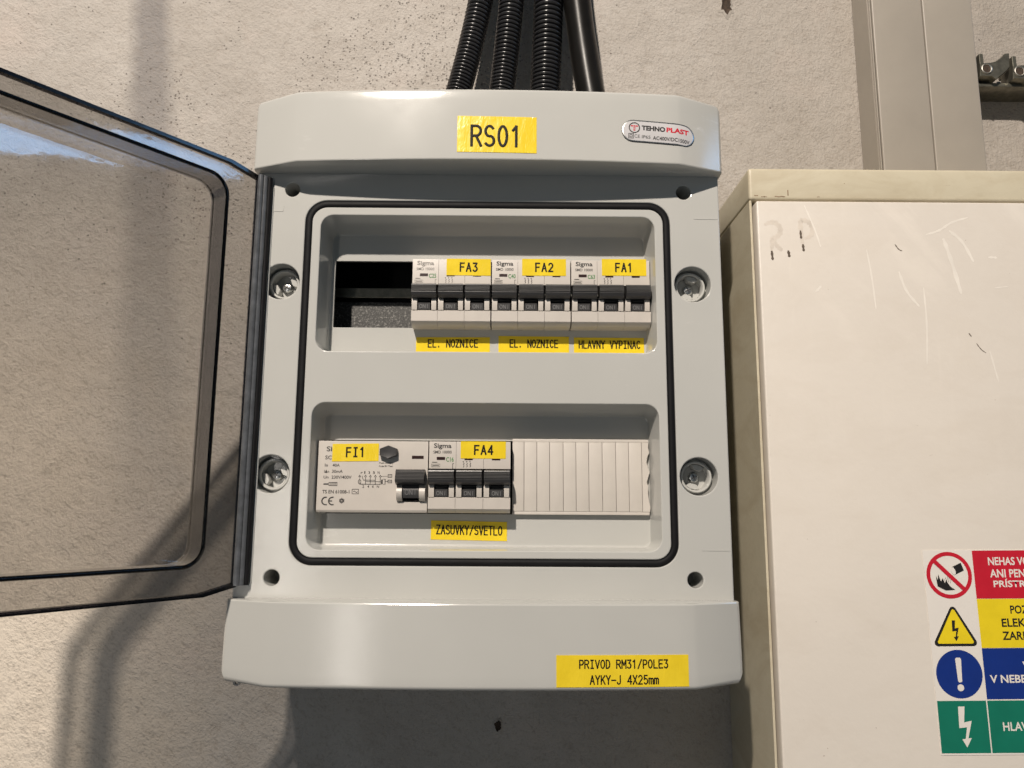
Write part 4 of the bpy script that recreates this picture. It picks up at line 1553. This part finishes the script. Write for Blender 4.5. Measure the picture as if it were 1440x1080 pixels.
swords((('NEHAS VODOU', 0.3279, 0.0400, -0.1150), ('ANI PENOVÝMI', 0.3284, 0.0415, -0.1228), ('PRÍSTROJMI', 0.3300, 0.0350, -0.1302)), M['white'])
swords((('POZOR', 0.3390, 0.0200, -0.1455), ('ELEKTRICKÉ', 0.3326, 0.0390, -0.1537), ('ZARIADENIE', 0.3322, 0.0375, -0.1617)), M['signblack'])
swords((('VYPNI', 0.3430, 0.0190, -0.1802), ('V NEBEZPEČÍ', 0.3213, 0.0420, -0.1880)), M['white'])
swords((('HLAVNÝ', 0.3264, 0.0250, -0.2168),), M['white'])
cb_children = [sign] + [c for c in sign.children]
for o in cb_children:
    for v in o.data.vertices:
        # stuck on very slightly askew
        dx_, dz_ = v.co.x - sg_x0, v.co.z - sg_z1
        v.co.x, v.co.z = sg_x0 + dx_ - dz_ * 0.0155, sg_z1 + dz_ + dx_ * 0.0120
        v.co -= CB_L

# ------------------------------------------------------------------ cable trunking above the cabinet
TR = empty('cable_trunking', 'upright beige cable trunking on the wall above the cream cabinet', 'cable duct', (0.357, WY, 0.15))
TRL = Vector((0.357, WY, 0.15))
bm = bmesh.new()
box(bm, 0.3145, 0.4005, 0.0880, WY - 0.0008, 0.1565, 0.80, 0.0006, 1)
o = finish(bm, 'base', M['trunk'], TR, 40)
bm = bmesh.new()
box(bm, 0.3168, 0.3588, 0.0845, 0.0876, 0.1565, 0.80, 0.0011, 3)
box(bm, 0.3590, 0.4000, 0.0838, 0.0876, 0.1565, 0.80, 0.0011, 3)
box(bm, 0.3152, 0.3166, 0.0862, 0.0878, 0.1565, 0.80, 0.0003, 1)
o2 = finish(bm, 'lid', M['trunk'], TR, 40)
for q in (o, o2):
    for v in q.data.vertices:
        v.co -= TRL


# ------------------------------------------------------------------ cast cable clamps right of the trunking
def clamp_xz(u, v):
    uu, vv = 1340 + u / 14.4, 60 + v / 14.4
    return 0.4071 + (uu - 1378) * 0.00060 + (vv - 80) * -0.00006, 0.2896 - (vv - 80) * 0.000640


KG = 'cast cable clamps on the wall'


def clamp(k, label):
    du, dv = 655 * k, 45 * k
    root = empty('cable_clamp', label, 'clamp', (0.42 + 0.0273 * k, 0.09, 0.275), KG)
    bm = bmesh.new()
    body = [clamp_xz(u + du, v + dv) for u, v in ((470, 760), (470, 500), (690, 485), (790, 450), (890, 380), (965, 290), (1050, 286), (1055, 560), (1000, 640), (780, 830), (700, 770))]
    extrude_xz(bm, body, 0.084, 0.1000, 0, 0.0008)
    box(bm, clamp_xz(452 + du, 0)[0], clamp_xz(532 + du, 0)[0], 0.0865, 0.1060, clamp_xz(0, 520 + dv)[1], clamp_xz(0, 268 + dv)[1], 0.0004, 1)
    o1_ = finish(bm, 'saddle', M['dullmetal'], root, 35)
    bm = bmesh.new()
    cx, cz = clamp_xz(590 + du, 615 + dv)
    lathe_y(bm, cx, cz, ((0.0034, 0.0836), (0.0040, 0.0830), (0.0045, 0.0832), (0.0048, 0.0845)), 22, 0)
    last_ = lathe_y(bm, cx, cz, ((0.0034, 0.0836), (0.0032, 0.08385)), 22, 1)
    bm.faces.new(last_).material_index = 1
    o2_ = finish(bm, 'eye', [M['brightmetal'], M['rust']], root, 40)
    for o_ in (o1_, o2_):
        for v in o_.data.vertices:
            v.co -= root.location


clamp(0, 'dull cast cable clamp half hidden beside the beige trunking')
clamp(1, 'dull cast cable clamp at the right edge, beyond its twin')
bm = bmesh.new()
x0_, z0_ = clamp_xz(500, 890)
x1_, z1_ = clamp_xz(500, 800)
box(bm, 0.4030, 0.56, 0.0900, WY - 0.0010, z0_, z1_ - 0.0004, 0.0008, 2)
o = finish(bm, 'clamp_rail', M['dullmetal'], None, 35)
tag(o, 'dark metal rail on the wall carrying the cast clamps', 'rail')
